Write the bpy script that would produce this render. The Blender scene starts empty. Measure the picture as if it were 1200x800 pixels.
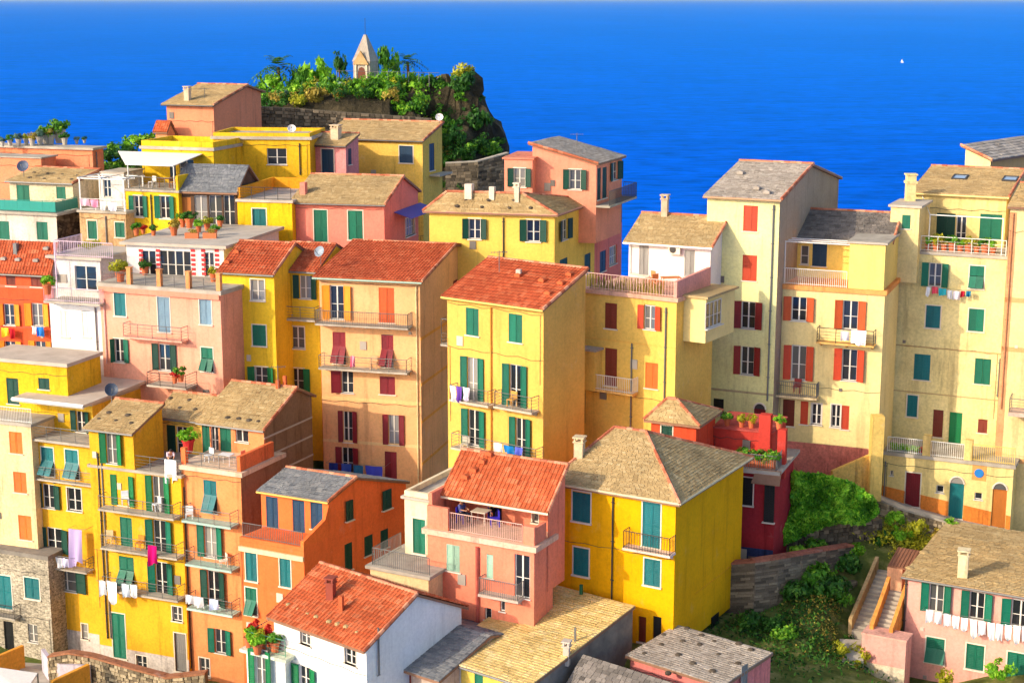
import bpy, math, random
from mathutils import Vector, Matrix
random.seed(7)
V = Vector
SC = bpy.context.scene
COL = SC.collection
# ------------------------------------------------------------------ camera
CAMZ = 70.0; FPX = 1900.0
PITCH = math.atan(400.6 / FPX)
cam = bpy.data.cameras.new('camera'); camo = bpy.data.objects.new('camera', cam); COL.objects.link(camo)
cam.sensor_width = 36; cam.lens = 36 * FPX / 1200; cam.clip_start = 1; cam.clip_end = 200000
camo.location = (0, 0, CAMZ); camo.rotation_euler = (math.pi / 2 - PITCH, 0, 0)
SC.camera = camo
# ------------------------------------------------------------------ sky and sun
SUN_AZ, SUN_EL = math.radians(237), math.radians(24)      # azimuth clockwise from the view direction (+Y)
w = bpy.data.worlds.new('World'); SC.world = w; w.use_nodes = True
nt = w.node_tree; bg = nt.nodes['Background']
sky = nt.nodes.new('ShaderNodeTexSky'); sky.sky_type = 'NISHITA'; sky.sun_disc = False
sky.sun_elevation = SUN_EL; sky.sun_rotation = SUN_AZ; sky.altitude = 50; sky.air_density = 0.85; sky.dust_density = 2.4; sky.ozone_density = 0.8
nt.links.new(sky.outputs[0], bg.inputs[0]); bg.inputs[1].default_value = 0.15
sl = bpy.data.lights.new('sun', 'SUN'); sl.energy = 2.0; sl.angle = math.radians(0.55); sl.color = (1.0, 0.86, 0.66)
so = bpy.data.objects.new('sun', sl); COL.objects.link(so)
sd = V((math.sin(SUN_AZ) * math.cos(SUN_EL), math.cos(SUN_AZ) * math.cos(SUN_EL), math.sin(SUN_EL)))
so.rotation_euler = sd.to_track_quat('Z', 'Y').to_euler(); so.location = (-60, -40, 150)
SC.view_settings.view_transform = 'Standard'; SC.view_settings.look = 'None'
SC.view_settings.exposure = 0.86; SC.view_settings.gamma = 1.0; SC.view_settings.use_curve_mapping = False
SC.cycles.max_bounces = 7; SC.cycles.diffuse_bounces = 5; SC.cycles.glossy_bounces = 2; SC.cycles.transmission_bounces = 3
# ------------------------------------------------------------------ measuring helpers
CP, SP = math.cos(PITCH), math.sin(PITCH)
CAM = V((0, 0, CAMZ))
def ray(px, py):
    x = (px - 600) / FPX; y = (400 - py) / FPX
    return V((x, CP + y * SP, -SP + y * CP))
def P(px, py, D):
    r = ray(px, py); return CAM + r * (D / r.y)
def PZ(px, py, z):
    r = ray(px, py); return CAM + r * ((z - CAMZ) / r.z)
def hit(px, py, p, n):
    r = ray(px, py); return CAM + r * ((p - CAM).dot(n) / r.dot(n))
def srgb(c):
    f = lambda v: v / 12.92 if v <= .04045 else ((v + .055) / 1.055) ** 2.4
    return tuple(f(v / 255) for v in c)
# ------------------------------------------------------------------ materials
MATS = {}
def newmat(name):
    m = bpy.data.materials.new(name); m.use_nodes = True
    n = m.node_tree; return m, n, n.nodes['Principled BSDF']
def N(n, t, **k):
    o = n.nodes.new(t)
    for a, b in k.items():
        if a.startswith('i_'):
            o.inputs[a[2:].replace('_', ' ')].default_value = b
        else: setattr(o, a, b)
    return o
def ramp(n, fac, stops):
    r = n.nodes.new('ShaderNodeValToRGB'); e = r.color_ramp.elements
    e[0].position, e[0].color = stops[0][0], (*stops[0][1], 1); e[1].position, e[1].color = stops[-1][0], (*stops[-1][1], 1)
    for p, c in stops[1:-1]:
        x = e.new(p); x.color = (*c, 1)
    n.links.new(fac, r.inputs[0]); return r.outputs[0]
def mul(n, a, b, f=1.0, mode='MULTIPLY'):
    m = n.nodes.new('ShaderNodeMixRGB'); m.blend_type = mode
    for i, v in ((0, f), (1, a), (2, b)):
        if hasattr(v, 'node'): n.links.new(v, m.inputs[i])
        else: m.inputs[i].default_value = v if i == 0 else (*v[:3], 1)
    return m.outputs[0]
def g3(v): return (v, v, v)
def noise(n, scale, stretch=(1, 1, 1), detail=4, rough=.55, dist=0):
    geo = n.nodes.new('ShaderNodeNewGeometry'); mp = n.nodes.new('ShaderNodeMapping')
    mp.inputs['Scale'].default_value = stretch; n.links.new(geo.outputs['Position'], mp.inputs['Vector'])
    t = n.nodes.new('ShaderNodeTexNoise'); t.inputs['Scale'].default_value = scale; t.inputs['Detail'].default_value = detail
    t.inputs['Roughness'].default_value = rough; t.inputs['Distortion'].default_value = dist
    n.links.new(mp.outputs[0], t.inputs['Vector']); return t.outputs[0]
def bump(n, b, h, s=.3, d=.05):
    k = n.nodes.new('ShaderNodeBump'); k.inputs['Strength'].default_value = s; k.inputs['Distance'].default_value = d
    n.links.new(h, k.inputs['Height']); n.links.new(k.outputs[0], b.inputs['Normal'])
def stucco(c, wear=.5):
    key = ('st', c, wear)
    if key in MATS: return MATS[key]
    m, n, b = newmat('painted_stucco'); col = srgb(c); col = tuple(min(v, .86) for v in col)
    if col[2] < .44 * col[1] and col[1] > .5 * col[0]: col = (col[0], col[1] * .88, col[2])
    k = wear * 1.25
    c1 = mul(n, col, ramp(n, noise(n, .45), [(.25, (1 - .34 * k, 1 - .40 * k, 1 - .40 * k)), (.5, g3(.96)), (.75, (1.04, 1.04, 1 + .2 * k))]))
    c2 = mul(n, c1, ramp(n, noise(n, 1.6, (1, 1, .09), 5, .7), [(.34, (1 - .5 * k, 1 - .54 * k, 1 - .54 * k)), (.46, g3(.98)), (.8, g3(1.02))]))
    c3 = mul(n, c2, ramp(n, noise(n, 5.5, detail=6, rough=.7), [(.3, g3(1 - .36 * k)), (.6, g3(1.04))]))
    # old plaster showing through in blotches
    pale = tuple(min(.8, .5 * v + .32) for v in col)
    f = ramp(n, noise(n, .9, (1, 1, .7), 7, .68), [(.60, g3(0)), (.72, g3(.42 * k))])
    c4 = mul(n, c3, pale, f, 'MIX')
    n.links.new(c4, b.inputs['Base Color']); b.inputs['Roughness'].default_value = .92; b.inputs['Specular IOR Level'].default_value = .15
    bump(n, b, noise(n, 7, detail=7, rough=.7), .35, .04)
    MATS[key] = m; return m
def paint(c, rough=.55, var=.25, spec=.35):
    key = ('pa', c, rough)
    if key in MATS: return MATS[key]
    m, n, b = newmat('paint'); col = tuple(min(v, .86) for v in srgb(c))
    oi = n.nodes.new('ShaderNodeObjectInfo')
    c1 = mul(n, col, ramp(n, oi.outputs['Random'], [(0, g3(1 - var)), (1, g3(1 + var * .5))]))
    c2 = mul(n, c1, ramp(n, noise(n, 4, (1, 1, .25), 5, .7), [(.3, g3(1 - var)), (.7, g3(1.05))]))
    n.links.new(c2, b.inputs['Base Color']); b.inputs['Roughness'].default_value = rough; b.inputs['Specular IOR Level'].default_value = spec
    MATS[key] = m; return m
def tilemat(key, lo, mid, hi, rough=.85):
    if key in MATS: return MATS[key]
    m, n, b = newmat(key); at = n.nodes.new('ShaderNodeAttribute'); at.attribute_name = 'rnd'
    c = ramp(n, at.outputs['Fac'], [(0, srgb(lo)), (.5, srgb(mid)), (1, srgb(hi))])
    c = mul(n, c, ramp(n, noise(n, .5, detail=5), [(.3, g3(.78)), (.7, g3(1.1))]))
    c = mul(n, c, ramp(n, noise(n, 9, detail=6, rough=.7), [(.3, g3(.75)), (.65, g3(1.08))]))
    n.links.new(c, b.inputs['Base Color']); b.inputs['Roughness'].default_value = rough; b.inputs['Specular IOR Level'].default_value = .2
    bump(n, b, noise(n, 14, detail=5), .4, .03)
    MATS[key] = m; return m
TERRA = lambda: tilemat('terracotta', (164, 76, 46), (196, 94, 56), (220, 134, 92))
TERRAL = lambda: tilemat('terracotta_light', (172, 82, 48), (202, 102, 60), (224, 142, 98))
SLATE = lambda: tilemat('stone_slate', (158, 132, 90), (186, 158, 110), (208, 184, 138))
SLATEG = lambda: tilemat('grey_slate', (138, 126, 114), (176, 164, 150), (206, 194, 180))
SLATEB = lambda: tilemat('blue_slate', (98, 100, 104), (128, 130, 132), (158, 156, 152))
SLATEY = lambda: tilemat('ochre_slate', (196, 164, 98), (226, 196, 128), (240, 218, 164))
SLATED = lambda: tilemat('dark_slate', (96, 90, 84), (128, 120, 112), (158, 148, 138))
def rough_stone(key, lo, mid, hi, scale=2.4):
    if key in MATS: return MATS[key]
    m, n, b = newmat(key); geo = n.nodes.new('ShaderNodeNewGeometry')
    v = n.nodes.new('ShaderNodeTexVoronoi'); v.inputs['Scale'].default_value = scale; v.inputs['Randomness'].default_value = .9
    mp = n.nodes.new('ShaderNodeMapping'); mp.inputs['Scale'].default_value = (1, 1, 1.7); n.links.new(geo.outputs['Position'], mp.inputs[0]); n.links.new(mp.outputs[0], v.inputs['Vector'])
    sp = n.nodes.new('ShaderNodeSeparateColor'); n.links.new(v.outputs['Color'], sp.inputs[0])
    c = ramp(n, sp.outputs[0], [(0, srgb(lo)), (.5, srgb(mid)), (1, srgb(hi))])
    c = mul(n, c, ramp(n, v.outputs['Distance'], [(.0, g3(1.1)), (.55, g3(.9)), (.8, g3(.45))]))
    c = mul(n, c, ramp(n, noise(n, .6, detail=6), [(.3, g3(.7)), (.7, g3(1.15))]))
    n.links.new(c, b.inputs['Base Color']); b.inputs['Roughness'].default_value = .95; b.inputs['Specular IOR Level'].default_value = .1
    bump(n, b, v.outputs['Distance'], -.9, .12); MATS[key] = m; return m
def fuzzy(key, stops, scale=.5, rough=.95, bs=.5, bd=.15):
    if key in MATS: return MATS[key]
    m, n, b = newmat(key)
    c = ramp(n, noise(n, scale, detail=8, rough=.68), [(p, srgb(q)) for p, q in stops])
    n.links.new(c, b.inputs['Base Color']); b.inputs['Roughness'].default_value = rough; b.inputs['Specular IOR Level'].default_value = .1
    bump(n, b, noise(n, scale * 5, detail=8, rough=.7), bs, bd); MATS[key] = m; return m
CONC = lambda: fuzzy('concrete', [(.3, (150, 140, 126)), (.7, (196, 186, 168))], .8, bs=.3, bd=.04)
CONCL = lambda: fuzzy('pale_concrete', [(.3, (176, 162, 144)), (.7, (206, 192, 174))], .7, bs=.25, bd=.03)
CONCD = lambda: fuzzy('dark_concrete', [(.3, (104, 98, 92)), (.7, (150, 142, 130))], .8, bs=.3, bd=.05)
GARDEN = lambda: fuzzy('garden_soil', [(.3, (62, 74, 34)), (.5, (98, 108, 50)), (.72, (156, 146, 92))], .9)
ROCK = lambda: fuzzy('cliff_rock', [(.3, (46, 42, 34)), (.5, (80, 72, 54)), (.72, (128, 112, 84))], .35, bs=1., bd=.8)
def leafmat(key, lo, mid, hi):
    if key in MATS: return MATS[key]
    m, n, b = newmat(key); at = n.nodes.new('ShaderNodeAttribute'); at.attribute_name = 'rnd'
    c = ramp(n, at.outputs['Fac'], [(0, srgb(lo)), (.55, srgb(mid)), (1, srgb(hi))])
    n.links.new(c, b.inputs['Base Color']); b.inputs['Roughness'].default_value = .55; b.inputs['Specular IOR Level'].default_value = .25
    tr = n.nodes.new('ShaderNodeBsdfTranslucent'); n.links.new(c, tr.inputs[0]); mx = n.nodes.new('ShaderNodeMixShader'); mx.inputs[0].default_value = .3
    n.links.new(b.outputs[0], mx.inputs[1]); n.links.new(tr.outputs[0], mx.inputs[2]); n.links.new(mx.outputs[0], n.nodes['Material Output'].inputs[0])
    MATS[key] = m; return m
LEAF = lambda: leafmat('leaf_green', (34, 78, 18), (84, 146, 34), (152, 196, 56))
LEAFD = lambda: leafmat('leaf_dark', (24, 58, 20), (54, 108, 34), (104, 152, 56))
LEAFY = lambda: leafmat('leaf_yellow', (110, 120, 26), (178, 178, 40), (222, 212, 62))
LEAFB = lambda: leafmat('leaf_bright', (70, 130, 22), (128, 188, 38), (184, 224, 70))
LEAFA = lambda: leafmat('leaf_agave', (60, 92, 78), (100, 134, 112), (150, 172, 140))
DRY = lambda: leafmat('dry_grass', (120, 104, 40), (178, 156, 62), (214, 192, 92))
BLOOM = lambda: leafmat('red_bloom', (150, 26, 20), (206, 40, 34), (232, 84, 60))
def glassmat():
    if 'glass' in MATS: return MATS['glass']
    m, n, b = newmat('window_glass'); oi = n.nodes.new('ShaderNodeObjectInfo')
    c = ramp(n, oi.outputs['Random'], [(0, (.012, .014, .018)), (.55, (.03, .035, .042)), (.7, (.10, .10, .095)), (1, (.30, .28, .25))])
    n.links.new(c, b.inputs['Base Color']); b.inputs['Roughness'].default_value = .06; b.inputs['Specular IOR Level'].default_value = .6
    MATS['glass'] = m; return m
METAL = lambda: paint((120, 118, 112), .45, .2, .5)
IRON = lambda: paint((70, 66, 62), .5, .2, .4)
WHITE = lambda: paint((240, 236, 226), .5, .08)
WOOD = lambda: paint((120, 76, 44), .6, .25)
# ------------------------------------------------------------------ mesh and object helpers
class MB:
    def __init__(s): s.v = []; s.f = []; s.r = []; s.cur = .5
    def quad(s, *p):
        i = len(s.v); s.v += [tuple(q) for q in p]; s.f.append(tuple(range(i, i + len(p)))); s.r.append(s.cur)
    def box(s, x0, x1, y0, y1, z0, z1, M=None):
        c = [V((x, y, z)) for z in (z0, z1) for y in (y0, y1) for x in (x0, x1)]
        if M is not None: c = [M @ q for q in c]
        i = len(s.v); s.v += [tuple(q) for q in c]
        for f in ((0, 2, 3, 1), (4, 5, 7, 6), (0, 1, 5, 4), (2, 6, 7, 3), (0, 4, 6, 2), (1, 3, 7, 5)):
            s.f.append(tuple(i + k for k in f)); s.r.append(s.cur)
    def bar(s, a, b, r=.02, k=4):
        a, b = V(a), V(b); d = b - a
        if d.length < 1e-6: return
        d.normalize(); u = d.orthogonal().normalized(); w_ = d.cross(u); i = len(s.v)
        for e in (a, b):
            for q in range(k):
                t = 2 * math.pi * (q + .5) / k; s.v.append(tuple(e + (u * math.cos(t) + w_ * math.sin(t)) * r))
        for q in range(k):
            s.f.append((i + q, i + (q + 1) % k, i + k + (q + 1) % k, i + k + q)); s.r.append(s.cur)
        s.f.append(tuple(i + q for q in reversed(range(k)))); s.f.append(tuple(i + k + q for q in range(k))); s.r += [s.cur] * 2
    def path(s, pts, r=.02, k=5):
        for a, b in zip(pts, pts[1:]): s.bar(a, b, r, k)
    def lathe(s, prof, k=12, c=(0, 0, 0), M=None):
        i = len(s.v)
        for r, z in prof:
            for q in range(k):
                t = 2 * math.pi * q / k; p = V((c[0] + r * math.cos(t), c[1] + r * math.sin(t), c[2] + z))
                s.v.append(tuple(M @ p if M is not None else p))
        for j in range(len(prof) - 1):
            for q in range(k):
                s.f.append((i + j * k + q, i + j * k + (q + 1) % k, i + (j + 1) * k + (q + 1) % k, i + (j + 1) * k + q)); s.r.append(s.cur)
        s.f.append(tuple(i + (len(prof) - 1) * k + q for q in range(k))); s.r.append(s.cur)
    def prism(s, poly, off):
        off = V(off); a = [V(p) for p in poly]; b = [p + off for p in a]
        s.quad(*a); s.quad(*reversed(b))
        for q in range(len(a)):
            k = (q + 1) % len(a); s.quad(a[k], a[q], b[q], b[k])
    def mesh(s, name, m, smooth=False):
        me = bpy.data.meshes.new(name); me.from_pydata(s.v, [], s.f)
        if m: me.materials.append(m)
        at = me.attributes.new('rnd', 'FLOAT', 'FACE'); at.data.foreach_set('value', s.r)
        if smooth: me.polygons.foreach_set('use_smooth', [True] * len(s.f))
        me.update(); return me
WM = {}
def put(name, data, parent=None, M=None):
    o = bpy.data.objects.new(name, data); COL.objects.link(o); M = M or Matrix()
    WM[o.name] = M
    if parent is not None:
        o.parent = parent; o.matrix_basis = WM[parent.name].inverted() @ M
    else: o.matrix_basis = M
    return o
def tag(o, label=None, cat=None, group=None, kind=None):
    if label: o['label'] = label
    if cat: o['category'] = cat
    if group: o['group'] = group
    if kind: o['kind'] = kind
    return o
def part(name, mb, m, parent, M=None, smooth=False, kind=None):
    o = put(name, mb.mesh(name, m, smooth), parent, M)
    if kind: o['kind'] = kind
    return o
def thing(name, loc, label, cat, group=None):
    return tag(put(name, None, None, Matrix.Translation(loc)), label, cat, group)
def T(p): return Matrix.Translation(p)
# ------------------------------------------------------------------ wall faces
class Face:
    def __init__(s, o, u, n, w_, blk):      # o: left end at z = 0, u: to the right, n: outward
        s.o, s.u, s.n, s.w, s.blk = o, u, n, w_, blk; s.holes = []
    def hit(s, px, py, off=0):
        h = hit(px, py, s.o + s.n * off, s.n); return (h - s.o).dot(s.u), h.z
    def pt(s, a, z, off=0):
        q = s.o + s.u * a + s.n * off; return V((q.x, q.y, z))
    def mat(s, a, z, off=0):                # local x right, y inward, z up
        p = s.pt(a, z, off); M = Matrix.Identity(4)
        for i in range(3): M[i][0] = s.u[i]; M[i][1] = -s.n[i]; M[i][3] = p[i]
        return M
    def rect(s, x0, y0, x1, y1, off=0):
        xm, ym = (x0 + x1) / 2, (y0 + y1) / 2
        a, b = s.hit(x0, ym, off)[0], s.hit(x1, ym, off)[0]
        return a, b, s.hit(xm, y1, off)[1], s.hit(xm, y0, off)[1]
LC = {}
def leaf_mesh(w_, h, c, solid=False):
    w_, h = max(.1, round(w_ * 20) / 20), max(.2, round(h * 10) / 10)
    k = (w_, h, c, solid)
    if k not in LC:
        m = MB(); t = .045; st = min(.07, w_ * .18); rl = .09
        m.box(0, st, 0, t, 0, h); m.box(w_ - st, w_, 0, t, 0, h)
        mids = [0, h - rl] + ([h * .48] if h > 1 else [])
        for z in mids: m.box(st, w_ - st, 0, t, z, z + rl)
        m.box(st, w_ - st, t * .45, t * .75, rl, h - rl)
        if not solid:
            z = rl
            while z < h - rl - .05:
                R = Matrix.Translation((0, t * .35, z)) @ Matrix.Rotation(math.radians(-32), 4, 'X'); m.box(st, w_ - st, -.006, .006, 0, .085, R); z += .1
        else:
            k_ = max(2, round(w_ / .14))
            for i in range(1, k_): m.box(w_ * i / k_ - .008, w_ * i / k_ + .008, .01, t * .5, rl, h - rl)
        LC[k] = m.mesh('shutter', paint(c, .5, .22))
    return LC[k]
def frame_mesh(w_, h, c, kind, proud=.025, bw=.07):
    w_, h = round(w_ * 20) / 20, round(h * 10) / 10; k = ('f', w_, h, c, kind)
    if k not in LC:
        m = MB()
        if kind == 't':       # plaster surround proud of the wall, with sill
            m.box(-bw, 0, -proud, .1, -bw, h + bw); m.box(w_, w_ + bw, -proud, .1, -bw, h + bw)
            m.box(0, w_, -proud, .1, h, h + bw); m.box(-bw - .03, w_ + bw + .03, -proud - .08, .1, -bw - .02, 0)
        elif kind == 's':     # sill only
            m.box(-.08, w_ + .08, -.09, .12, -.07, 0)
        else:                 # window joinery
            f = .06; y0, y1 = .10, .15
            m.box(0, f, y0, y1, 0, h); m.box(w_ - f, w_, y0, y1, 0, h); m.box(f, w_ - f, y0, y1, 0, f); m.box(f, w_ - f, y0, y1, h - f, h)
            if w_ > .55: m.box(w_ / 2 - .045, w_ / 2 + .045, y0 - .01, y1, f, h - f)
            if w_ > 1.9:
                for q in (.25, .75): m.box(w_ * q - .04, w_ * q + .04, y0, y1, f, h - f)
            if h > .9: m.box(f, w_ - f, y0 + .012, y1 - .012, h * .45 - .02, h * .45 + .02)
            m.box(-.07, w_ + .07, -.08, .1, -.06, 0)
        LC[k] = m.mesh('window', paint(c, .5, .08))
    return LC[k]
def pane_mesh(w_, h):
    w_, h = round(w_ * 20) / 20, round(h * 10) / 10; k = ('g', w_, h)
    if k not in LC:
        m = MB(); m.box(0, w_, .125, .14, 0, h); LC[k] = m.mesh('pane', glassmat())
    return LC[k]
TW = (226, 212, 192)
GREEN = (8, 108, 82); TEAL = (12, 110, 114); DKG = (10, 66, 52)
def window(f, kind, x0, y0, x1, y1, c=GREEN, trim=None, wc=(220, 212, 200)):
    root = f.blk.root
    s0, s1, z0, z1 = f.rect(x0, y0, x1, y1); W_, H_ = s1 - s0, z1 - z0
    if W_ < .05 or H_ < .1: return
    h0, h1 = s0, s1
    if kind in 'oh':
        h0, h1 = s0 + .27 * W_, s1 - .27 * W_
    if kind == 'l': h0 = s0 + .45 * W_
    cut = h0 > .02 and h1 < f.w - .02 and z1 < f.blk.zgrid(f) and z0 > f.blk.zb
    if cut: f.holes.append((h0, h1, z0, z1))
    off = 0 if cut else .16
    M = f.mat(h0, z0, off); hw = h1 - h0
    tall = H_ > 1.75
    nm = 'door' if (tall or kind in 'dr') else 'window'
    if kind in 'cabdr':
        wo = put(nm, frame_mesh(hw, H_, trim or TW, 't' if trim is not False else 's'), root, M)
        if kind in 'dr':
            n_ = 2 if hw > 1.1 else 1
            for i in range(n_): put('door_leaf', leaf_mesh(hw / n_, H_, c, True), wo, M @ T((hw * i / n_, .09, 0)))
            if kind == 'r': # arched head
                m = MB(); pts = [(hw / 2 + hw * .5 * math.cos(t), 0, H_ + hw * .5 * math.sin(t)) for t in [math.pi * i / 10 for i in range(11)]]
                m.prism([(x, -.012, z) for x, _, z in pts], (0, .05, 0)); put('fanlight', m.mesh('fanlight', glassmat()), wo, M)
                m = MB(); m.path([(x, -.03, z) for x, _, z in pts], .06); put('arch_trim', m.mesh('arch_trim', paint(TW, .6, .1)), wo, M)
        elif kind == 'a':
            hh = H_ * .55
            for i in range(2):
                put('shutter', leaf_mesh(hw / 2, H_ - hh, c), wo, M @ T((hw * i / 2, .0, hh)))
                put('shutter', leaf_mesh(hw / 2, hh, c), wo, M @ T((hw * i / 2, .0, hh)) @ Matrix.Rotation(math.radians(-random.uniform(20, 36)), 4, 'X') @ T((0, 0, -hh)))
            put('pane', pane_mesh(hw, H_), wo, M)
        else:
            for i in range(2 if hw > .55 else 1):
                k_ = 2 if hw > .55 else 1
                put('shutter', leaf_mesh(hw / k_, H_, c), wo, M @ T((hw * i / k_, .015, 0)))
    else:
        wo = put(nm, frame_mesh(hw, H_, wc, 'w'), root, M)
        put('pane', pane_mesh(hw, H_), wo, M)
        if trim: put('surround', frame_mesh(hw, H_, trim, 't'), wo, M)
        if kind in 'ohl':
            lw = min(hw / 2 * 1.02, h0 - s0 + .05) if kind != 'l' else h0 - s0
            a = math.radians(random.uniform(4, 22)); bb = math.radians(random.uniform(4, 22))
            if kind == 'h': a = math.radians(random.uniform(50, 80))
            put('shutter', leaf_mesh(lw, H_, c), wo, M @ T((-.01, -.03, 0)) @ Matrix.Rotation(a, 4, 'Z') @ T((-lw, -.045, 0)))
            if kind != 'l': put('shutter', leaf_mesh(lw, H_, c), wo, M @ T((hw + .01, -.03, 0)) @ Matrix.Rotation(-bb, 4, 'Z') @ T((0, -.045, 0)))
    return wo
def wins(f, txt, c=GREEN, trim=False):
    for row in txt.split(';'):
        t = row.split()
        if not t: continue
        k = t[0]; tr = TW if '+' in k else trim
        cc = c
        if len(t) > 5: cc = NAMED[t[5]]
        window(f, k[0], *map(float, t[1:5]), cc, tr)
NAMED = dict(green=GREEN, teal=TEAL, dkg=DKG, or_=(226, 116, 40), brown=(128, 52, 34), wine=(134, 30, 40), blue=(44, 96, 128), navy=(24, 62, 92),
    red=(200, 70, 36), dred=(144, 40, 36), white=(238, 236, 228), mint=(150, 184, 160), wood=(176, 104, 38), black=(26, 28, 30), ored=(208, 90, 36), oran=(236, 150, 30), grn=(14, 118, 66), gry=(150, 146, 140), sky=(120, 150, 168), grnl=(40, 150, 90))
def railing_mesh(pts, h=.95, gap=.13, r=.014, fill='bars', c=None):
    m = MB(); up = V((0, 0, 1))
    for a, b in zip(pts, pts[1:]):
        a, b = V(a), V(b); L = (b - a).length
        if L < .05: continue
        m.bar(a + up * h, b + up * h, .026); m.bar(a + up * .08, b + up * .08, .018)
        n_ = max(1, round(L / (gap if fill == 'bars' else 1.2)))
        for i in range(n_ + 1):
            q = a.lerp(b, i / n_); m.bar(q, q + up * h, r if (fill == 'bars' and 0 < i < n_) else .024)
        if fill == 'wire':
            for z in (.3, .5, .7): m.bar(a + up * z, b + up * z, .01)
        if fill == 'panel':
            d = (b - a).normalized(); m.prism([a + up * .1, b + up * .1, b + up * (h - .06), a + up * (h - .06)], d.cross(up) * .015)
    return m
def balcony(f, x0, x1, y, dp=1.0, th=.14, rail=None, h=.95, fill='bars', slab=None, ends=True, gap=.13, brackets=True):
    xm = (x0 + x1) / 2
    a = f.hit(x0, y, dp)[0]; b = f.hit(x1, y, dp)[0]; z = f.hit(xm, y, dp)[1] + th
    M = f.mat(a, z); L = b - a; m = MB(); m.box(0, L, -dp, .0, -th, 0)
    if brackets:
        n_ = max(2, round(L / 1.4))
        for i in range(n_):
            q = .2 + (L - .4) * i / max(1, n_ - 1); m.prism([(q - .05, 0, -th), (q - .05, -dp * .8, -th), (q - .05, 0, -th - .28)], (.1, 0, 0))
    o = part('balcony', m, slab or CONC(), f.blk.root, M)
    if h:
        i = .05
        pts = ([(i, 0, 0)] if ends else []) + [(i, -dp + i, 0), (L - i, -dp + i, 0)] + ([(L - i, 0, 0)] if ends else [])
        part('railing', railing_mesh(pts, h, gap, fill=fill), rail or METAL(), o, M)
    return o, M, L
def rail_on(root, pts, rail=None, h=.95, fill='bars', gap=.13):
    return part('railing', railing_mesh(pts, h, gap, fill=fill), rail or METAL(), root)
# ------------------------------------------------------------------ roofs
def tile_plane(m, eL, eR, rR, rL, kind='slate'):
    eL, eR, rR, rL = map(V, (eL, eR, rR, rL)); nn = (eR - eL).cross(rL - eL)
    if nn.length < 1e-6: nn = (eR - eL).cross(rR - eL)
    nn.normalize()
    if nn.z < 0: nn = -nn
    Ls = max((rL - eL).length, (rR - eR).length) if (rL - rR).length > .1 else ((rL + rR) / 2 - (eL + eR) / 2).length
    from mathutils import noise as _n
    def wob(p): return p + nn * (.05 * (.5 + .5 * _n.noise(p * .55)) + .02 * (.5 + .5 * _n.noise(p * 2.1)))
    ex, tw, th = dict(slate=(.22, .36, .03), terra=(.34, .24, .05), fine=(.17, .3, .022), big=(.42, .62, .04))[kind]
    nr = max(2, round(Ls / ex))
    for i in range(nr):
        t0, t1 = i / nr, min(1, (i + 1.12) / nr)
        a0, b0, a1, b1 = eL.lerp(rL, t0), eR.lerp(rR, t0), eL.lerp(rL, t1), eR.lerp(rR, t1)
        Lw = (b0 - a0).length
        if Lw < .08: continue
        if kind == 'terra':
            nc = max(1, round(Lw / tw)); br = [q / nc for q in range(nc + 1)]
        else:
            br = [0]; x = random.uniform(.3, 1) * tw
            while x < Lw - .15: br.append(x / Lw); x += tw * random.uniform(.65, 1.4)
            br.append(1)
        rowc = random.uniform(-.1, .1)
        for s0, s1 in zip(br, br[1:]):
            m.cur = min(1, max(0, random.gauss(.5, .15) + rowc))
            if kind == 'terra':
                prof = [(0, .0), (.18, .05), (.36, .05), (.52, .005), (.8, .012), (1, .0)]
                lo = [a0.lerp(b0, s0 + (s1 - s0) * p) + nn * (h + th) for p, h in prof]; hi = [a1.lerp(b1, s0 + (s1 - s0) * p) + nn * (h + .006) for p, h in prof]
                for j in range(5):
                    m.quad(wob(lo[j]), wob(lo[j + 1]), wob(hi[j + 1]), wob(hi[j])); m.quad(lo[j] - nn * th * .95, lo[j + 1] - nn * th * .95, wob(lo[j + 1]), wob(lo[j]))
            else:
                h = th * random.uniform(.7, 1.5); g = .012 / Lw; jit = (a1 - a0) * random.uniform(-.06, .06)
                l0, l1 = a0.lerp(b0, s0 + g) + nn * h + jit, a0.lerp(b0, s1 - g) + nn * (h * random.uniform(.8, 1.2)) + jit
                u0, u1 = a1.lerp(b1, s0 + g) + nn * .004, a1.lerp(b1, s1 - g) + nn * .004
                b0_, b1_ = l0 - nn * h, l1 - nn * h; l0, l1, u0, u1 = wob(l0), wob(l1), wob(u0), wob(u1)
                m.quad(l0, l1, u1, u0); m.quad(b0_, b1_, l1, l0); m.quad(u0 - nn * .08, b0_, l0, u0); m.quad(b1_, u1 - nn * .08, u1, l1)
                continue
                m.quad(l0 - nn * h, l1 - nn * h, l1, l0); m.quad(u0 - nn * .004, l0 - nn * h, l0, u0); m.quad(l1 - nn * h, u1 - nn * .004, u1, l1)
    m.cur = .5
def gutter(root, a, b, c=None, r=.07):
    m = MB(); m.bar(a, b, r, 6); return part('gutter', m, c or METAL(), root)
ROOFM = dict(slate=SLATE, grey=SLATEG, blue=SLATEB, ochre=SLATEY, terra=TERRA, terral=TERRAL, dark=SLATED)
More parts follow.
